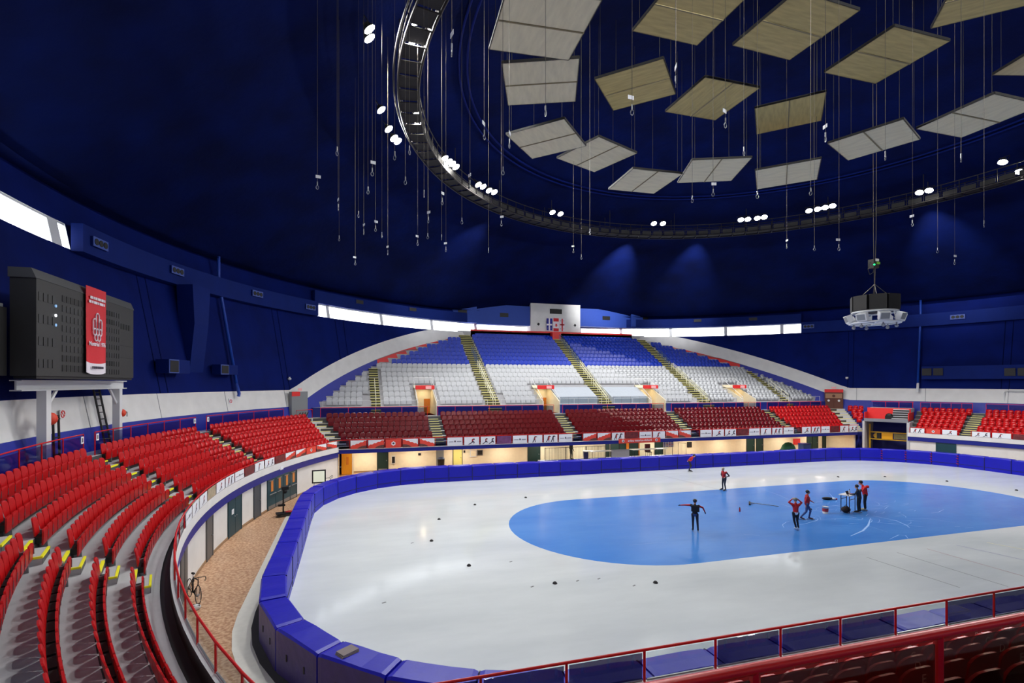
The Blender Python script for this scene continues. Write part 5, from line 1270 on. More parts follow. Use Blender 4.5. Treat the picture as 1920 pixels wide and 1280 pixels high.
for i in range(8):
    a = 2*PI*i/8+.2
    m2 = MB(); m2.box((0, 0, 0), (.35, .62, .5)); o = m2.build('horn_speaker', ['white_gloss'], t_, False, (1.55*math.cos(a), 1.55*math.sin(a), .55)); o.rotation_euler = (0, .35, a)
    m3 = MB(); m3.box((.18, 0, 0), (.02, .5, .4)); m3.build('grille', ['grey_metal'], o)
for i in range(8):
    a = 2*PI*i/8
    m2 = MB(); m2.bb((-.35, -.47, 0), (.35, .47, 1.0)); o = m2.build('loudspeaker', ['charcoal' if i % 2 else 'black'], t_, False, (1.0*math.cos(a), 1.0*math.sin(a), 1.05), a)
for i in range(6):
    a = 2*PI*i/6; m2 = MB(); m2.tube([(1.2*math.cos(a), 1.2*math.sin(a), .2), (1.2*math.cos(a), 1.2*math.sin(a), .02)], .05, 6); m2.ball((1.2*math.cos(a), 1.2*math.sin(a), -.05), .12, 8); m2.build('caster', ['steel'], t_)
m2 = MB()
for dx in (-.12, .12): m2.tube([(0, 0, 2.2), (dx, 0, 6.2), (dx*1.5, 0, dome_z(cx, cy)-zb)], .018, 5)
for i in range(4): a = PI/4+PI*i/2; m2.tube([(0, 0, 2.9), (.8*math.cos(a), .8*math.sin(a), 2.05)], .02, 5)
m2.build('hanging_chain', ['cable'], t_)
t_ = thing('chain_hoist', 'black and green chain hoist on the cables above the loudspeaker cluster', 'hoist', (cx-.1, cy, hz(503, 35.0)))
m2 = MB(); m2.bb((-.25, -.2, 0), (.25, .2, .6)); m2.build('motor', ['black'], t_)
m2 = MB(); m2.bb((.0, -.23, .25), (.3, -.2, .4)); m2.build('label_plate', [mat('lime_label', (120, 190, 50), .5)], t_)
m2 = MB(); m2.ball((-.2, -.2, .2), .07, 8); m2.build('green_lamp', [mat('green_lamp', (40, 220, 130), .4, emit=1)], t_)
m2 = MB(); m2.bb((-.1, -.22, .45), (.2, -.2, .62)); m2.build('white_plate', ['white_gloss'], t_)
m2 = MB(); m2.tube([(-.3, 0, .4), (-.5, 0, -.1), (-.35, 0, -.45), (-.05, 0, -.3), (.05, 0, .1)], .02, 5); m2.build('chain_loop', ['dark_metal'], t_)
# ================================================================== doors in the curved rinkside wall
RWALL = RB+.12
def curved_door(u0, u1, h, m_leaf, kind, wall_r=RWALL):
    xa, ya, _ = on_circle(u0, wall_r); xb, yb, _ = on_circle(u1, wall_r)
    if u0 < 400:      # the ray meets the curve twice; take the branch named by the wall foot
        pass
    cx, cy = (xa+xb)/2, (ya+yb)/2; w = math.dist((xa, ya), (xb, yb)); hd_ = math.atan2(cy, cx-1)
    DN[0] += 1; s_ = shell('door_%d' % DN[0], (cx-.02*math.cos(hd_), cy-.02*math.sin(hd_), 0), hd_-PI/2)   # local -y looks at the rink
    m2 = MB()
    for q in (-1, 1): m2.bb((q*w/2-.05, -.05, 0), (q*w/2+.05, .05, h+.05))
    m2.bb((-w/2, -.05, h), (w/2, .05, h+.08)); m2.build('door_frame', [m_leaf], s_)
    n = {'single': 1, 'double': 2, 'quad': 4}[kind]; lw = w/n
    for i in range(n):
        x0 = -w/2+i*lw; m2 = MB(); m2.bb((x0+.02, -.03, .02), (x0+lw-.02, .03, h)); lf = m2.build('door_leaf', [m_leaf], s_)
        if kind == 'quad':
            m3 = MB(); m3.bb((x0+lw*.38, -.04, 1.15), (x0+lw*.66, -.03, 1.85)); m3.build('vision_panel', [mat('amber_glass', (206, 124, 50), .3)], lf)
            m3 = MB(); m3.tube([(x0+.08, -.1, 1.0), (x0+lw-.08, -.1, 1.0)], .03, 6); m3.build('push_bar', ['steel'], lf)
            m3 = MB(); m3.bb((x0+.06, -.04, .04), (x0+lw-.06, -.03, .26)); m3.build('kick_plate', ['steel'], lf)
            m3 = MB(); m3.bb((x0+.12, -.08, h-.1), (x0+lw*.7, -.03, h-.05)); m3.build('closer', ['steel'], lf)
        else:
            m3 = MB(); m3.ball((x0+lw*.82 if i == 0 else x0+.12, -.06, 1.0), .04, 8); m3.build('door_handle', ['steel'], lf)
    if kind == 'double': m3 = MB(); m3.bb((-w*.28, -.04, 1.15), (-w*.12, -.03, 1.42)); m3.build('paper_notice', ['banner_white'], s_)
    return s_
curved_door(501, 555, 1.95, 'teal', 'quad'); curved_door(475.5, 487, 1.92, 'grey_door', 'single'); curved_door(427, 451, 1.95, 'teal', 'double')
curved_door(386, 397, 1.92, mat('mid_grey_door', (92, 92, 92), .5), 'single'); curved_door(1756, 1792, 1.94, 'teal', 'single')
def curved_single(a, w, h, m_):
    DN[0] += 1; s_ = shell('door_%d' % DN[0], (1+(RWALL-.02)*math.cos(R(a)), (RWALL-.02)*math.sin(R(a)), 0), R(a)-PI/2)
    m2 = MB(); m2.bb((-w/2, -.03, .02), (w/2, .03, h)); m2.build('door_leaf', [m_], s_); m2 = MB(); m2.bb((-.01, -.04, 0), (.01, -.03, h)); m2.build('door_gap', ['black'], s_)
curved_single(187.6, 1.5, 1.92, MATS['mid_grey_door'])
# ---- small signs
def wall_sign(name, u, v, r, w, h, m_, label, emblem=None):
    x, y, d = on_circle(u, r); a = math.atan2(y, x-1); z = hz(v, d)
    t_ = thing(name, label, 'sign', (x, y, z), a-PI/2); m2 = MB(); m2.bb((-w/2, -.03, -h/2), (w/2, 0, h/2)); m2.build('plate', [m_], t_)
    if emblem:
        m2 = MB(); m2.tube([(w*.36*math.cos(q*PI/8), -.035, w*.36*math.sin(q*PI/8)) for q in range(16)], w*.06, 5, closed=True); m2.tube([(-w*.25, -.035, w*.25), (w*.25, -.035, -w*.25)], w*.05, 5); m2.build('emblem', [emblem], t_)
    return t_
wall_sign('exit_sign', 528, 877, RB-.03, .42, .22, 'banner_white', 'small white exit sign on the blue band over the teal doors'); 
wall_sign('no_smoking_sign', 432, 752, rw(6.8)-.02, .35, .4, 'banner_white', 'white no-smoking sign on the wall below a bent drain pipe', 'red_paint')
wall_sign('no_smoking_sign', 116, 776, rw(6.6)-.02, .4, .4, 'white_wall', 'round no-smoking sign on the wall behind the scoreboard posts', 'red_paint')
# ================================================================== scoreboard on its white portal
XS = -36.9
def sb_y(u, x=XS):
    k = cS*(u-U0)/FPX+sS; d = (x-CAM[0])/k; return at(u, d)[1], d
t_ = thing('scoreboard_portal', 'white steel portal of two posts and a beam carrying the scoreboard', 'frame', (-37.8, .5, ZW))
yb0, yb1 = -4.4, 4.3; zb0 = 7.93-ZW
m2 = MB()
m2.bb((-.18, yb0-.5, zb0), (.18, yb1-.5, zb0+.04)); m2.bb((-.18, yb0-.5, zb0+.36), (.18, yb1-.5, zb0+.4)); m2.bb((-.03, yb0-.5, zb0+.04), (.03, yb1-.5, zb0+.36)); m2.build('beam', ['white_gloss'], t_)
for y in (-2.69, 3.66):
    m2 = MB(); m2.bb((-.16, y-.5-.16, 0), (.16, y-.5+.16, zb0)); m2.build('post', ['white_gloss'], t_)
    s_ = 1 if y < 0 else -1; m2 = MB(); m2.tube([(0, y-.5+s_*.1, zb0-.75), (0, y-.5+s_*.85, zb0)], .07, 6); m2.build('knee_brace', ['white_gloss'], t_)
yl0, yl1 = sb_y(68)[0], sb_y(250)[0]; zl, zh = 8.47, 11.85
t_ = thing('scoreboard', 'large dark grey scoreboard with rows of black number windows', 'scoreboard', (XS, (yl0+yl1)/2, zl)); W2 = (yl1-yl0)/2; HS = zh-zl
m2 = MB(); m2.bb((-.75, -W2, 0), (0, W2, HS)); m2.build('cabinet', ['charcoal'], t_)
m2 = MB(); m2.prism([(-.78, HS), (.02, HS), (-.12, HS+.34), (-.78, HS+.34)], lambda a, b, t: (a, t, b), -W2-.05, W2+.05); m2.build('cornice', [mat('slate_cornice', (72, 74, 76), .5)], t_)
m2 = MB(); m2.bb((-.7, -W2+.1, -.1), (-.05, W2-.05, 0)); m2.build('plinth', ['black'], t_)
cells = MB()
def yy(u): return sb_y(u)[0]-(yl0+yl1)/2
cellm = {}
def cell(y, z, w, h, m_='black'):
    key = (round(w, 2), round(h, 2), m_)
    if key not in cellm:
        q = MB(); q.bb((-.005, -w/2, -h/2), (.015, w/2, h/2)); cellm[key] = q.mesh('number_window', [m_])
    inst('number_window', cellm[key], t_, (0, y, z))
M['cell_dim'] = mat('dim_cell', (38, 38, 38), .5)
for r_ in range(8):
    z = HS-.45-r_*.375
    for i in range(7): cell(yy(119)+i*.29, z, .2, .24, 'black' if r_ > 5 or r_ == 0 else 'cell_dim')
    for i in range(7): cell(yy(197)+i*.24, z-.05, .16, .22, 'black' if r_ in (0, 1, 6) and i < 4 else 'cell_dim')
for r_ in range(4):
    for i in range(4): cell(yy(75)+i*.28, HS-.6-r_*.78, .18, .3, 'cell_dim')
for i in range(4): cell(yy(228)+i*.28, HS-.95, .18, .26)
m2 = MB(); m2.bb((.001, yy(226), HS*.45), (.012, W2-.02, HS*.455)); m2.bb((.001, yy(226), HS*.28), (.012, W2-.02, HS*.285)); m2.build('panel_joint', ['black'], t_)
for i, (zz, c_) in enumerate(((HS-.8, 'pale_lamp'), (HS-1.15, 'white_lamp'), (HS-1.5, 'pale_lamp'))):
    m2 = MB(); m2.cyl((.02, yy(103.5), zz), .055, .03, 12, axis='x'); m2.build('indicator_lamp', [mat('white_lamp', (235, 240, 245), .3, emit=1.2) if c_ == 'white_lamp' else mat('pale_lamp', (120, 160, 200), .3, emit=.5)], t_)
t_ = thing('side_cabinet', 'black equipment cabinet at the end of the scoreboard', 'cabinet', (-38.0, yl0-.75, zl)); m2 = MB(); m2.bb((-.35, -.7, 0), (.35, .6, 2.3)); m2.build('body', ['black'], t_); m2 = MB(); m2.bb((-.3, -.6, 2.3), (.3, .5, 2.42)); m2.build('top_cover', ['grey_metal'], t_)
# red banner hung over it
y0, y1 = sb_y(156)[0], sb_y(194.5)[0]; BW = y1-y0; zb_ = 8.66; BH = zh+.36-zb_
t_ = thing('olympic_banner', 'long red cloth banner with a white looped emblem hung down the scoreboard', 'banner', (XS+.05, (y0+y1)/2, zb_))
m2 = MB(); N_ = 12; V = []; F = []
for side in (0, .012):
    for j in range(25):
        f = j/24
        for i in range(N_+1):
            g_ = i/N_-.5; V.append((.03+.03*math.sin(g_*9+f*2)*(1-f*.8)+side-(.14*max(0, f-.9)*10 if False else 0), g_*BW*(.97+.05*(1-f)), f*BH-.08*(1-f)*(1-4*g_*g_)))
nv = 25*(N_+1)
for j in range(24):
    for i in range(N_):
        a = j*(N_+1)+i; F += [(a+N_+1, a+N_+2, a+1, a), (nv+a, nv+a+1, nv+a+N_+2, nv+a+N_+1)]
M['flag_red'] = mat('red_cloth', (206, 32, 44), .7); M['flag_white'] = mat('white_cloth', (224, 218, 226), .7)
m2.add(V, F); me = m2.mesh('cloth', ['flag_red', 'flag_white'], True)
for p in me.polygons:
    if p.center.z < BH*.11: p.material_index = 1
inst('cloth', me, t_)
def logo(mb, s, z):      # three raised loops over a knot of rings, white outline strokes
    r = .055*s
    def loop(pts, cl=True): mb.tube([(.085, a*s, z+b*s) for a, b in pts], r, 6, closed=cl)
    def cap_(cx, z0, z1, w): return [(cx-w, z0)]+[(cx-w*math.cos(q*PI/8), z1+w*math.sin(q*PI/8)) for q in range(9)]+[(cx+w, z0)]
    loop(cap_(-.52, .0, .75, .26), False); loop(cap_(0, .0, 1.25, .26), False); loop(cap_(.52, .0, .75, .26), False)
    for cx, cz in ((-.5, -.15), (0, -.15), (.5, -.15), (-.26, -.62), (.26, -.62)): loop([(cx+.26*math.cos(q*PI/8), cz+.3*math.sin(q*PI/8)) for q in range(16)])
m2 = MB(); logo(m2, .48, BH*.5); m2.build('emblem', ['flag_white'], t_)
put_text('Montréal 1976', .24, 'flag_white', (.085, 0, BH*.335), 0, t_, bold=.006)
m2 = MB()
for j, z in enumerate((BH*.875, BH*.825)):
    w_ = (.62, .72)[j]; x = -w_
    for L in ((.22, .1, .16, .28, .2, .1) if j == 0 else (.18, .12, .3, .1, .34, .08)): m2.bb((.08, x, z-.055), (.09, x+L, z+.055)); x += L+.05
m2.build('small_print', ['flag_white'], t_)
m2 = MB(); x = -.45
for L in (.1, .12, .14, .3, .16): m2.bb((.08, x, BH*.045), (.09, x+L, BH*.045+.1)); x += L+.04
m2.build('hem_print', ['ink_dark'], t_)
# ladder, bags and frames behind the portal
x, y, d = on_circle(196, rw(6)-.5); x2, y2, d2 = on_circle(205, rw(6)-.75)
t_ = thing('leaning_ladder', 'black ladder leaning against the white wall behind the scoreboard post', 'ladder', (x2, y2, ZW)); a = math.atan2(y, x-1); ca, sa = math.cos(a), math.sin(a)
def lad(s, f, z): return (ca*(.6*f)-sa*s, sa*(.6*f)+ca*s, z)
for s in (-.25, .25): m2 = MB(); m2.tube([lad(s, 0, 0), lad(s, 1, 3.2)], .045, 6); m2.build('rail', ['black'], t_)
for q in range(9): m2 = MB(); f = (q+.7)/10; m2.tube([lad(-.25, f, 3.2*f), lad(.25, f, 3.2*f)], .025, 5); m2.build('rung', ['black'], t_)
for u, v, lb in ((95, 785, 'orange fabric bag strapped to the scoreboard post near the window'), (229, 774, 'small red-orange bag strapped to the far scoreboard post')):
    x, y, d = on_circle(u, 38.9); z = hz(v, d); k_ = 1.0 if u < 150 else .8
    t_ = thing('post_bag', lb, 'bag', (x, y, z-.25*k_)); m2 = MB(); m2.ball((0, 0, .25*k_), .3*k_, 12, sq=(.7, 1, .85)); m2.build('bag_body', [mat('orange_bag', (206, 54, 24), .6, var=.12)], t_, True); m2 = MB(); m2.tube([(0, .2*k_, .35*k_), (.1, .38*k_, .3*k_), (.1, .4*k_, .0)], .02, 5); m2.build('strap', ['black'], t_)
x, y, d = on_circle(107, 39.0); a = math.atan2(y, x-1)
t_ = thing('folded_trestle', 'black folded trestle leaning by the wall behind the scoreboard', 'trestle', (x, y, ZW), a)
for s in (-.22, .22): m2 = MB(); m2.tube([(0, s, 0), (.1, s-.12, 1.9)], .045, 6); m2.build('leg', ['black'], t_)
for z in (.3, 1.0, 1.75): m2 = MB(); m2.tube([(.05, -.34+.1*(1-z/2), z), (.05, .2-.1*(z/2), z)], .03, 5); m2.build('bar', ['black'], t_)
# ================================================================== vents, ducts and pipes on the drum
def wall_box(name, u, v, r, w, h, t, label, cat, m_, extra=None, group=None):
    x, y, d = on_circle(u, r); a = math.atan2(y, x-1); z = hz(v, d)
    t_ = thing(name, label, cat, (x, y, z), a-PI/2, group)
    m2 = MB(); m2.bb((-w/2, -t, -h/2), (w/2, .0, h/2)); m2.build('body', [m_], t_)
    if extra: extra(t_, w, h, t)
    return t_
def holes(t_, w, h, t):
    m2 = MB(); m2.bb((-w/2, -t-.03, -h/2), (w/2, -t, h/2)); m2.build('face_plate', [mat('vent_plate', (58, 82, 158), .5)], t_)
    for q in (-1, 0, 1): m2 = MB(); m2.cyl((q*w*.3, -t-.04, 0), w*.135, .03, 16, axis='y'); m2.build('nozzle', ['black'], t_)
for i, (u, v, lb) in enumerate(((184, 457, 'triple-nozzle air vent on the beam beside the glass block window'), (330, 508, 'triple-nozzle air vent on the beam above the dark duct'), (481, 551, 'triple-nozzle air vent on the beam right of the drain pipe'), (581, 576, 'triple-nozzle air vent at the end of the far windows, scoreboard side'),
                                (1516, 612, 'triple-nozzle air vent at the end of the far windows, gate side'), (1796, 594, 'triple-nozzle air vent on the beam above the right-hand duct'))):
    wall_box('air_vent', u, v, rw(14.9)-.56, 1.25, .5, .12, lb, 'vent', 'beam_blue', holes)
def slats(t_, w, h, t):
    m2 = MB(); m2.bb((-w*.42, -t-.02, -h*.36), (w*.42, -t, h*.36)); m2.build('louvre', ['dark_metal'], t_)
for u, v in ((674, 566), (774, 580), (1308, 601), (1412, 598)): wall_box('air_grille', u, v, rw(16.3)-.36, 1.2, .55, .05, 'rectangular air grille on the fascia over the far windows', 'grille', 'beam_blue', slats, 'air grilles over the far windows')
# duct dropping from the beam to two blowers
x, y, d = on_circle(360, rw(12)-.3); a = math.atan2(y, x-1)
t_ = thing('air_duct', 'dark blue duct dropping from the beam to the wall blowers', 'duct', (x, y, 8.4), a-PI/2)
for k, (za, zb2, w0, w1, o0, o1) in enumerate(((3.9, 6.5, 1.5, 1.9, -.15, -.15), (0, 3.9, 1.45, 1.5, .3, -.15))):
    m2 = MB(); P = []
    for z, w, of in ((za, w0, o0), (zb2, w1, o1)): P += [(-w/2, of-.55, z), (w/2, of-.55, z), (w/2, of+.6, z), (-w/2, of+.6, z)]
    m2.add(P, [(3, 2, 1, 0), (4, 5, 6, 7), (0, 1, 5, 4), (1, 2, 6, 5), (2, 3, 7, 6), (3, 0, 4, 7)]); m2.build('duct_section', ['beam_blue'], t_)
def blower(t_, w, h, t):
    m2 = MB(); m2.bb((-w/2, -t-.04, -h/2), (-w*.05, -t, h/2)); m2.build('frame', [mat('vent_plate', (58, 82, 158), .5)], t_)
    m2 = MB(); m2.bb((-w/2+.07, -t-.06, -h/2+.07), (-w*.05-.07, -t-.04, h/2-.07)); m2.build('louvre', ['dark_metal'], t_)
wall_box('wall_blower', 313, 687, rw(9)-.1, 2.2, .85, .8, 'blue wall blower with a dark louvre left of the duct', 'blower', 'beam_blue', blower)
wall_box('wall_blower', 414, 693, rw(9)-.1, 2.0, .72, .7, 'blue wall blower with a dark louvre below the drain pipe', 'blower', 'beam_blue', blower)
t_ = thing('long_duct', 'long horizontal blue duct with louvres on the right-hand wall', 'duct', (0, 0, 0)); a0, a1 = ang_of(*on_circle(1980, 40)[:2])-8, ang_of(*on_circle(1730, 40)[:2])
m2 = MB(); ring_box(m2, a0, a1, hz(711, 60), hz(688, 60), -.05, .7, 1.0, follow=False); m2.build('duct_run', ['beam_blue'], t_)
for u in (1748, 1906):
    x, y, d = on_circle(u, rw(8.5)-.78); a = math.atan2(y, x-1)
    for q in (-.5, .5): m2 = MB(); m2.bb((-.42, -.02, -.4), (.42, .02, .4)); m2.build('louvre', ['dark_metal'], t_, False, (x-math.sin(a)*q*1.0, y+math.cos(a)*q*1.0, hz(697, d)), a-PI/2)
for u, lb, vt, vb in ((411, 'blue drain pipe running down the wall between the blowers', 490, 736), (1726, 'blue drain pipe running down the right-hand wall', 569, 728)):
    t_ = thing('drain_pipe', lb, 'pipe'); a = ang_of(*on_circle(u, rw(15)-.2)[:2]); pts = []
    for z, o in ((18.0, .35), (16.5, .35), (14.6, .35), (8.2, .3), (7.4, .5), (7.2, .45)): r = rw(min(z, 16))-o if z > 8.1 else rw(8)-o; pts.append((1+r*math.cos(R(a)), r*math.sin(R(a)), z))
    m2 = MB(); m2.tube(pts[:4], .12, 10); m2.build('down_pipe', [mat('pipe_blue', (18, 62, 160), .5)], t_, True)
    m2 = MB(); m2.tube(pts[3:], .12, 10); m2.build('elbow', ['white_gloss' if u > 1000 else MATS['pipe_blue']], t_, True)
for u, v, lb in ((543, 710, 'small white camera on the navy wall, scoreboard side'), (1588, 709, 'small white camera on the navy wall, gate side')):
    x, y, d = on_circle(u, rw(8.4)-.15); t_ = thing('wall_camera', lb, 'camera', (x, y, hz(v, d))); m2 = MB(); m2.ball((0, 0, 0), .16, 10, sq=(1, 1, .7)); m2.build('camera_body', ['white_gloss'], t_, True); m2 = MB(); m2.box((0, 0, .12), (.1, .3, .1)); m2.build('bracket', ['white_gloss'], t_)
x, y, d = on_circle(1905, rw(7)-.1); a = math.atan2(y, x-1)
t_ = thing('white_pipe', 'white pipe bending along the white wall past the gate', 'pipe', (x, y, 0), a-PI/2); m2 = MB(); m2.tube([(-.9, 0, 6.1), (-.9, 0, 7.2), (-.75, 0, 7.4), (1.6, -.04, 7.4)], .06, 8); m2.build('tube', ['white_gloss'], t_, True)
# ================================================================== boxes and flags above the far stand
YF = 39.6
def box_px(name, u0, u1, v0, v1, y, t, m_, label, cat):
    xa, d0 = on_y(u0, y); xb, d1 = on_y(u1, y); d = (d0+d1)/2; z0, z1 = hz(v1, d), hz(v0, d)
    t_ = thing(name, label, cat, ((xa+xb)/2, y, z0)); w = (xb-xa)/2; m2 = MB(); m2.bb((-w, 0, 0), (w, t, z1-z0)); m2.build('body', [m_], t_); return t_, w, z1-z0
for u0, u1, v0, v1, lb in ((840, 894, 566, 604, 'blue plant box over the far windows, end nearest the scoreboard'), (894, 995, 572, 609, 'long blue plant box beside the white flag wall, scoreboard side'), (1088, 1184, 580, 613, 'long blue plant box beside the white flag wall, gate side'), (1184, 1240, 583, 613, 'blue plant box over the far windows, end nearest the gate')):
    t_, w, h = box_px('plant_box', u0, u1, v0, v1, YF-(.4 if u0 < 860 or u1 > 1200 else 0)+.0, .6, 'box_blue', lb, 'bulkhead')
    m2 = MB(); m2.bb((-.6, -.03, h*.4), (.6, 0, h*.4+.55)); m2.build('louvre', ['dark_metal'], t_)
t_, w, h = box_px('flag_wall', 995, 1088, 570, 622, YF-.25, 1.6, 'white_wall', 'white bulkhead over the far stand carrying three flags and a black screen', 'bulkhead')
sx_, d_ = on_y(1041, YF-.27)
m2 = MB(); m2.bb((-.9, -.06, h-1.35), (.9, 0, h-.7)); m2.build('black_screen', ['black'], t_)
for q in (-2.6, 2.9): m2 = MB(); m2.box((q, -.04, 1.0), (.3, .06, .3), 0, None, Matrix.Rotation(.6, 3, 'Y')); m2.build('bracket', ['dark_metal'], t_)
fx, fd = on_y(1030, YF-.45); FH = 1.95
def flag(u, v0, v1, wid, label, parts):
    x, d = on_y(u, YF-.45); z0, z1 = hz(v1, d), hz(v0, d); t2 = thing('flag', label, 'flag', (x, YF-.45, z0)); h_ = z1-z0
    m3 = MB(); m3.bb((-wid/2, -.02, 0), (wid/2, 0, h_)); m3.build('cloth', ['flag_white'], t2)
    for i, (P, mm) in enumerate(parts):
        m3 = MB(); m3.prism([(a*wid, b*h_) for a, b in P], lambda a, b, t: (a, t, b), -.021, -.03); m3.build('field', [mm], t2)
fb = mat('flag_blue', (26, 30, 140), .7); fr_ = 'flag_red'
rect = lambda a, b, c, d: [(a, c), (b, c), (b, d), (a, d)]
fleur = lambda cx, cz: [(cx, cz-.06), (cx+.05, cz), (cx, cz+.06), (cx-.05, cz)]
flag(1030, 596, 620, .85, 'blue and white cross flag on the white bulkhead', [(rect(-.48, -.12, .04, .42), fb), (rect(.12, .48, .04, .42), fb), (rect(-.48, -.12, .54, .97), fb), (rect(.12, .48, .54, .97), fb)]+[(fleur(a, b), 'flag_white') for a in (-.3, .3) for b in (.22, .75)])
leaf = [(p[1]*.45, .5+p[0]*.22) for p in ((0, .6), (.15, .3), (.5, .35), (.35, .0), (.45, -.25), (.08, -.2), (0, -.5), (-.08, -.2), (-.45, -.25), (-.35, 0), (-.5, .35), (-.15, .3))]
flag(1042.5, 595, 624, .95, 'red and white maple leaf flag on the white bulkhead', [(rect(-.42, .42, .1, .3), fr_), (rect(-.42, .42, .74, .95), fr_), (leaf, fr_)])
dots = [(fleur(a, b), 'green_door') for a in (-.3, .3) for b in (.2, .52, .82)]
flag(1054, 597, 621, .85, 'white flag with a red cross and small dark emblems on the bulkhead', [(rect(-.12, .12, .02, .98), fr_), (rect(-.4, .4, .46, .56), fr_)]+dots)
mb = MB(); x0, d0 = on_y(1036, 38.2); x1, _ = on_y(1052, 38.2); mb.bb((x0, 38.2, hz(637, d0)), (x1, 39.2, hz(622, d0))); struct(mb.build('trim_10', ['red_paint']))
# ================================================================== red sign on the fascia
xa, d0 = on_y(1160, YB-.06); xb, d1 = on_y(1238, YB-.06); z0, z1 = hz(833.5, d0), hz(826, d0)
t_ = thing('arena_sign', 'red sign with white lettering on the blue fascia of the far stand', 'sign', ((xa+xb)/2, YB-.06, 2.3)); w = (xb-xa)/2
m2 = MB(); m2.bb((-w, -.03, 0), (w, 0, .45)); m2.build('board', ['banner_red'], t_)
put_text('aréna maurice-richard', .3, 'flag_white', (0, -.04, .24), -PI/2, t_, bold=.006)
for q in (-1, 1):
    m2 = MB(); m2.cyl((q*w*.8, -.045, .23), .15, .03, 6, axis='y'); m2.build('hexagon', ['flag_white'], t_); m2 = MB(); m2.cyl((q*w*.8, -.07, .23), .07, .02, 5, axis='y'); m2.build('leaf_mark', ['ink_dark'], t_)
# ================================================================== things on the far concourse
DECK = .5
mb = MB(); mb.bb((on_y(1018, 20.0)[0], 18.5, 0), (on_y(1284, 20.0)[0], 21.4, DECK)); struct(mb.build('floor_bench_deck', ['concrete']))
def px_thing(name, u, label, cat, y=19.2, rz=0): x, d = on_y(u, y); return thing(name, label, cat, (x, y, DECK if 1015 < u < 1285 else 0), rz), d
xa, xb = on_y(1022, 20.0)[0], on_y(1136, 20.0)[0]
t_ = thing('crowd_fence', 'black barred fence along the far concourse', 'fence', ((xa+xb)/2, 20.0, DECK)); w = (xb-xa)/2
for z in (.15, 1.35): m2 = MB(); m2.tube([(-w, 0, z), (w, 0, z)], .025, 6); m2.build('rail', ['dark_metal'], t_)
m2 = MB(); m2.tube([(0, 0, .15), (0, 0, 1.35)], .012, 4); bar = m2.mesh('bar', ['dark_metal']); n = int(2*w/.16)
for i in range(n+1): inst('bar', bar, t_, (-w+2*w*i/n, 0, 0))
m2 = MB()
for i in range(4): m2.tube([(-w+2*w*i/3, 0, 0), (-w+2*w*i/3, 0, 1.4)], .035, 6)
m2.build('post', ['dark_metal'], t_)
for u, hw, lb in ((1126, 1.2, 'long white folding table behind the far pads, by the fence'), (1205, 1.3, 'long white folding table behind the far pads, by the coloured board'), (1238, .6, 'short white folding table holding dark gear')):
    t_, d = px_thing('folding_table', u, lb, 'table', 19.0)
    m2 = MB(); m2.bb((-hw, -.4, .98), (hw, .4, 1.03)); m2.build('table_top', ['white_gloss'], t_)
    for a in (-1, 1):
        for b in (-1, 1): m2 = MB(); m2.tube([(a*(hw-.2), b*.32, 0), (a*(hw-.2), b*.32, .98)], .02, 5); m2.build('leg', ['dark_metal'], t_)
t_, d = px_thing('grey_screen', 1163, 'low pale grey screen panel between the white folding tables', 'panel', 18.7); m2 = MB(); m2.bb((-1.0, -.02, .3), (1.0, .02, 1.12)); m2.build('sheet', [mat('pale_grey_sheet', (196, 204, 212), .5)], t_)
for q in (-.9, .9): m2 = MB(); m2.bb((q-.03, -.15, 0), (q+.03, .15, .3)); m2.build('foot', ['grey_metal'], t_)
t_, d = px_thing('blue_bin', 1098.5, 'dark blue recycling bin with pale lid beside the fence', 'bin', 19.3); m2 = MB(); m2.tube([(0, 0, 0), (0, 0, .95)], [.22, .27], 12); m2.build('bin_body', [mat('bin_blue', (24, 34, 96), .5)], t_, True); m2 = MB(); m2.cyl((0, 0, 1.0), .28, .1, 12); m2.build('lid', ['white_gloss'], t_)
t_, d = px_thing('display_board', 1253, 'white display board with rows of coloured stickers', 'board', 19.4); m2 = MB(); m2.bb((-.62, -.02, 1.05), (.62, .02, 1.85)); m2.build('board', ['white_gloss'], t_)
for q in (-.5, .5): m2 = MB(); m2.tube([(q, 0, 0), (q, 0, 1.05)], .025, 5); m2.build('leg', ['dark_metal'], t_)
random.seed(5)
for r_ in range(5):
    for c_ in range(4):
        col = ['fascia_blue', 'fascia_blue', 'seat_red', 'teal'][(c_*(r_+1)) % 4] if c_ else 'fascia_blue'
        m2 = MB(); m2.bb((-.55+c_*.3, -.03, 1.12+r_*.145), (-.35+c_*.3, -.02, 1.2+r_*.145)); m2.build('sticker', [col], t_)
t_, d = px_thing('chair_with_jacket', 1214, 'dark chair with a maroon jacket behind the white table', 'chair', 20.3); m2 = MB(); m2.bb((-.28, -.08, .55), (.28, .08, 1.35)); m2.build('backrest', [mat('maroon_jacket', (84, 22, 34), .7)], t_); m2 = MB(); m2.bb((-.25, -.45, .5), (.25, 0, .56)); m2.build('seat', ['dark_metal'], t_)
for a in (-1, 1):
    for b in (-.42, -.03): m2 = MB(); m2.tube([(a*.22, b, 0), (a*.22, b, .5)], .02, 5); m2.build('leg', ['dark_metal'], t_)
t_, d = px_thing('barrier_panel', 1279, 'small grey crowd barrier by the beige wall', 'barrier', 20.0); m2 = MB(); m2.tube([(-.5, 0, .1), (-.5, 0, 1.4), (.5, 0, 1.3), (.5, 0, .1)], .03, 6, closed=True); m2.build('frame', ['dark_metal'], t_)
for i in range(6): m2 = MB(); m2.tube([(-.4+i*.16, 0, .15), (-.4+i*.16, 0, 1.35)], .012, 4); m2.build('bar', ['grey_metal'], t_)
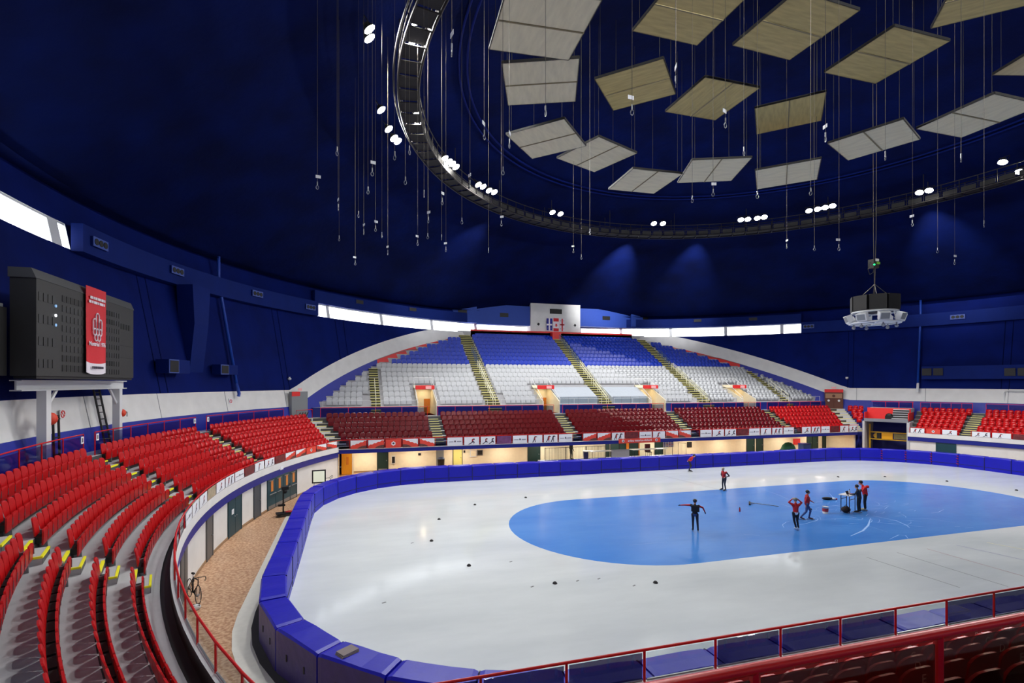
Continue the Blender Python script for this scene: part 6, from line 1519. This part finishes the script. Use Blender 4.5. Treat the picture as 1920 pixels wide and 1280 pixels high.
t_, d = px_thing('green_tarpaulin', 1478, 'heap of dark green tarpaulin behind the far pads', 'tarpaulin', 19.3); m2 = MB(); m2.ball((0, 0, .7), .95, 14, sq=(1.0, .5, .95)); m2.ball((-.6, 0, .5), .6, 12, sq=(1.2, .6, .8)); m2.build('heap', [mat('green_tarp', (10, 84, 56), .6, bump=.5, bscale=5)], t_, True)
t_, d = px_thing('blue_crate', 1508, 'blue plastic crate standing behind the far pads', 'crate', 19.3); m2 = MB(); m2.bb((-.5, -.35, 0), (.5, .35, 1.35)); m2.build('box', [mat('crate_blue', (34, 64, 130), .5)], t_); m2 = MB(); m2.bb((-.53, -.38, 1.3), (.53, .38, 1.38)); m2.build('rim', ['fascia_blue'], t_)
t_, d = px_thing('black_bin', 827, 'black rubbish bin by the grey door on the far concourse', 'bin', 20.8); m2 = MB(); m2.tube([(0, 0, 0), (0, 0, 1.1)], [.28, .34], 12); m2.build('bin_body', ['dark_metal'], t_, True); m2 = MB(); m2.ball((0, 0, 1.1), .34, 12, sq=(1, 1, .6)); m2.build('lid', [mat('bin_lid_blue', (60, 76, 110), .4)], t_, True)
t_, d = px_thing('scooter', 1576, 'dark scooter with brooms leaning at the end of the concourse', 'scooter', 20.5); m2 = MB(); m2.tube([(-.4, 0, .15), (.4, 0, .15), (.6, 0, 1.3)], .04, 6); m2.tube([(.45, 0, 1.3), (.7, 0, 1.35)], .03, 6); m2.build('frame', ['black'], t_)
for q in (-.4, .4): m2 = MB(); m2.tube([(q+.14*math.cos(a*PI/6), 0, .15+.14*math.sin(a*PI/6)) for a in range(12)], .03, 5, closed=True); m2.build('wheel', ['black'], t_)
for i, u in enumerate((1588, 1595, 1602)):
    t_, d = px_thing('broom', u, 'long broom leaning on the beige wall by the gate', 'broom', YR-.3); t_['group'] = 'brooms by the gate'; m2 = MB(); m2.tube([(0, -.25, .05), (.12, .08, 1.75)], .02, 5); m2.build('handle', ['orange_wood'], t_); m2 = MB(); m2.bb((-.2, -.32, 0), (.2, -.2, .12)); m2.build('head', ['brown'], t_)
# ================================================================== bicycles, screen and cart on the walkway
def bicycle(label, loc, heading, lean=.06, cm='black'):
    t_ = thing('bicycle', label, 'bicycle', loc, heading); t_.rotation_euler = (lean, 0, heading)
    for nm, x in (('rear_wheel', -.5), ('front_wheel', .5)):
        m2 = MB(); m2.tube([(x+.33*math.cos(2*PI*i/28), 0, .345+.33*math.sin(2*PI*i/28)) for i in range(28)], .016, 6, closed=True); wl = m2.build(nm, ['black'], t_, True)
        m2 = MB()
        for i in range(10): a = PI*i/10; m2.tube([(x-.32*math.cos(a), 0, .345-.32*math.sin(a)), (x+.32*math.cos(a), 0, .345+.32*math.sin(a))], .003, 3)
        m2.build('spokes', ['steel'], wl); m2 = MB(); m2.cyl((x, 0, .345), .03, .1, 8, axis='y'); m2.build('hub', ['steel'], wl)
    m2 = MB(); B, S, Hd, Hb = (-.05, 0, .28), (-.2, 0, .8), (.36, 0, .86), (.39, 0, .7)
    for a, b in ((B, S), (S, Hd), (B, Hb), (Hd, Hb)): m2.tube([a, b], .019, 6)
    for s in (-.05, .05):
        m2.tube([B, (-.5, s, .345)], .011, 5); m2.tube([S, (-.5, s, .345)], .011, 5)
    m2.build('frame', [cm], t_)
    m2 = MB()
    for s in (-.05, .05): m2.tube([Hb, (.42, s, .62), (.5, s, .345)], .013, 5)
    m2.build('fork', [cm], t_)
    m2 = MB(); m2.tube([S, (-.24, 0, .93)], .015, 6); m2.build('seat_post', ['steel'], t_); m2 = MB(); m2.ball((-.24, 0, .95), .13, 10, sq=(1.1, .5, .25)); m2.build('saddle', ['black'], t_, True)
    m2 = MB(); m2.tube([Hd, (.35, 0, .95), (.43, 0, .97)], .014, 5); m2.tube([(.43, -.2, .97), (.43, .2, .97)], .014, 5)
    for s in (-.2, .2): m2.tube([(.43, s, .97), (.52, s, .97), (.55, s, .9), (.5, s, .84), (.43, s, .84)], .016, 6)
    m2.build('handlebar', ['black'], t_)
    m2 = MB(); m2.cyl((-.05, .05, .28), .09, .012, 16, axis='y'); m2.tube([(-.05, .06, .28), (.06, .08, .15)], .012, 5); m2.tube([(-.05, -.06, .28), (-.16, -.08, .41)], .012, 5); m2.box((.06, .12, .15), (.08, .08, .02)); m2.box((-.16, -.12, .41), (.08, .08, .02)); m2.build('crankset', ['dark_metal'], t_)
    return t_
fx_, fy_ = ground(370, 1133); a = math.atan2(-sS, cS)-.75
bicycle('black road bicycle parked by the grey doors below the glass balustrade', (fx_-.5*math.cos(a), fy_-.5*math.sin(a), 0), a, -.08)
x, y = ground(361, 1142)
t_ = thing('bicycle_helmet', 'white and black cycling helmet on the floor beside the bicycle', 'helmet', (x+.1, y, 0), .4); m2 = MB(); m2.ball((0, 0, .06), .15, 14, sq=(1.2, .9, .8)); m2.build('shell', ['white_gloss'], t_, True)
for q in (-.07, 0, .07): m2 = MB(); m2.box((0, q, .165-abs(q)*.4), (.26, .025, .03)); m2.build('vent', ['black'], t_)
x, y = ground(536, 966)
t_ = thing('camera_cart', 'black camera stand on a low wheeled base on the beige walkway', 'stand', (x, y, 0), .3)
m2 = MB(); m2.bb((-.55, -.3, .12), (.55, .3, .2)); m2.build('base', ['dark_metal'], t_)
for a in (-.45, .45):
    for b in (-.28, .28): m2 = MB(); m2.cyl((a, b, .08), .08, .05, 10, axis='y'); m2.build('wheel', ['black'], t_)
m2 = MB(); m2.tube([(-.15, 0, .2), (-.15, 0, 1.65)], .045, 8); m2.build('pole', ['black'], t_); m2 = MB(); m2.box((-.05, 0, 1.7), (.4, .2, .2)); m2.ball((-.05, 0, 1.5), .14, 10); m2.tube([(.1, 0, 1.7), (.25, .1, 1.95)], .03, 6); m2.build('camera_head', ['black'], t_)
m2 = MB(); m2.bb((-.45, -.1, .62), (-.05, .1, .72)); m2.build('shelf', ['black'], t_); m2 = MB(); m2.ball((.2, 0, .22), .2, 10, sq=(1.2, .9, .3)); m2.build('red_cloth', ['suit_red'], t_, True)
xw, yw, dw = on_circle(598, RWALL-1.6); a = math.atan2(CAM[1]-yw, CAM[0]-xw)
t_ = thing('display_screen', 'black-framed screen showing pale cream on a stand by the white wall', 'screen', (xw, yw, 0), a)
zt = hz(883, dw); zb2 = hz(903, dw); wv = 20*dw/FPX/2
m2 = MB(); m2.bb((-.04, -wv-.09, zb2-.09), (.03, wv+.09, zt+.09)); m2.build('bezel', ['black'], t_); m2 = MB(); m2.bb((.03, -wv, zb2), (.04, wv, zt)); m2.build('screen', [mat('cream_screen', (222, 226, 204), .4, emit=.35)], t_)
m2 = MB(); m2.tube([(-.05, wv*.8, 0), (-.05, wv*.8, zb2)], .05, 6); m2.build('pole', ['black'], t_); m2 = MB(); m2.bb((-.3, -.4, 0), (.3, .4, .06)); m2.build('base', ['black'], t_)
bx, by, _ = on_circle(610, RWALL-.75)
bicycle('second bicycle standing behind the cream screen', (bx, by, 0), math.atan2(cS*0-sS, cS)+.2, .1)
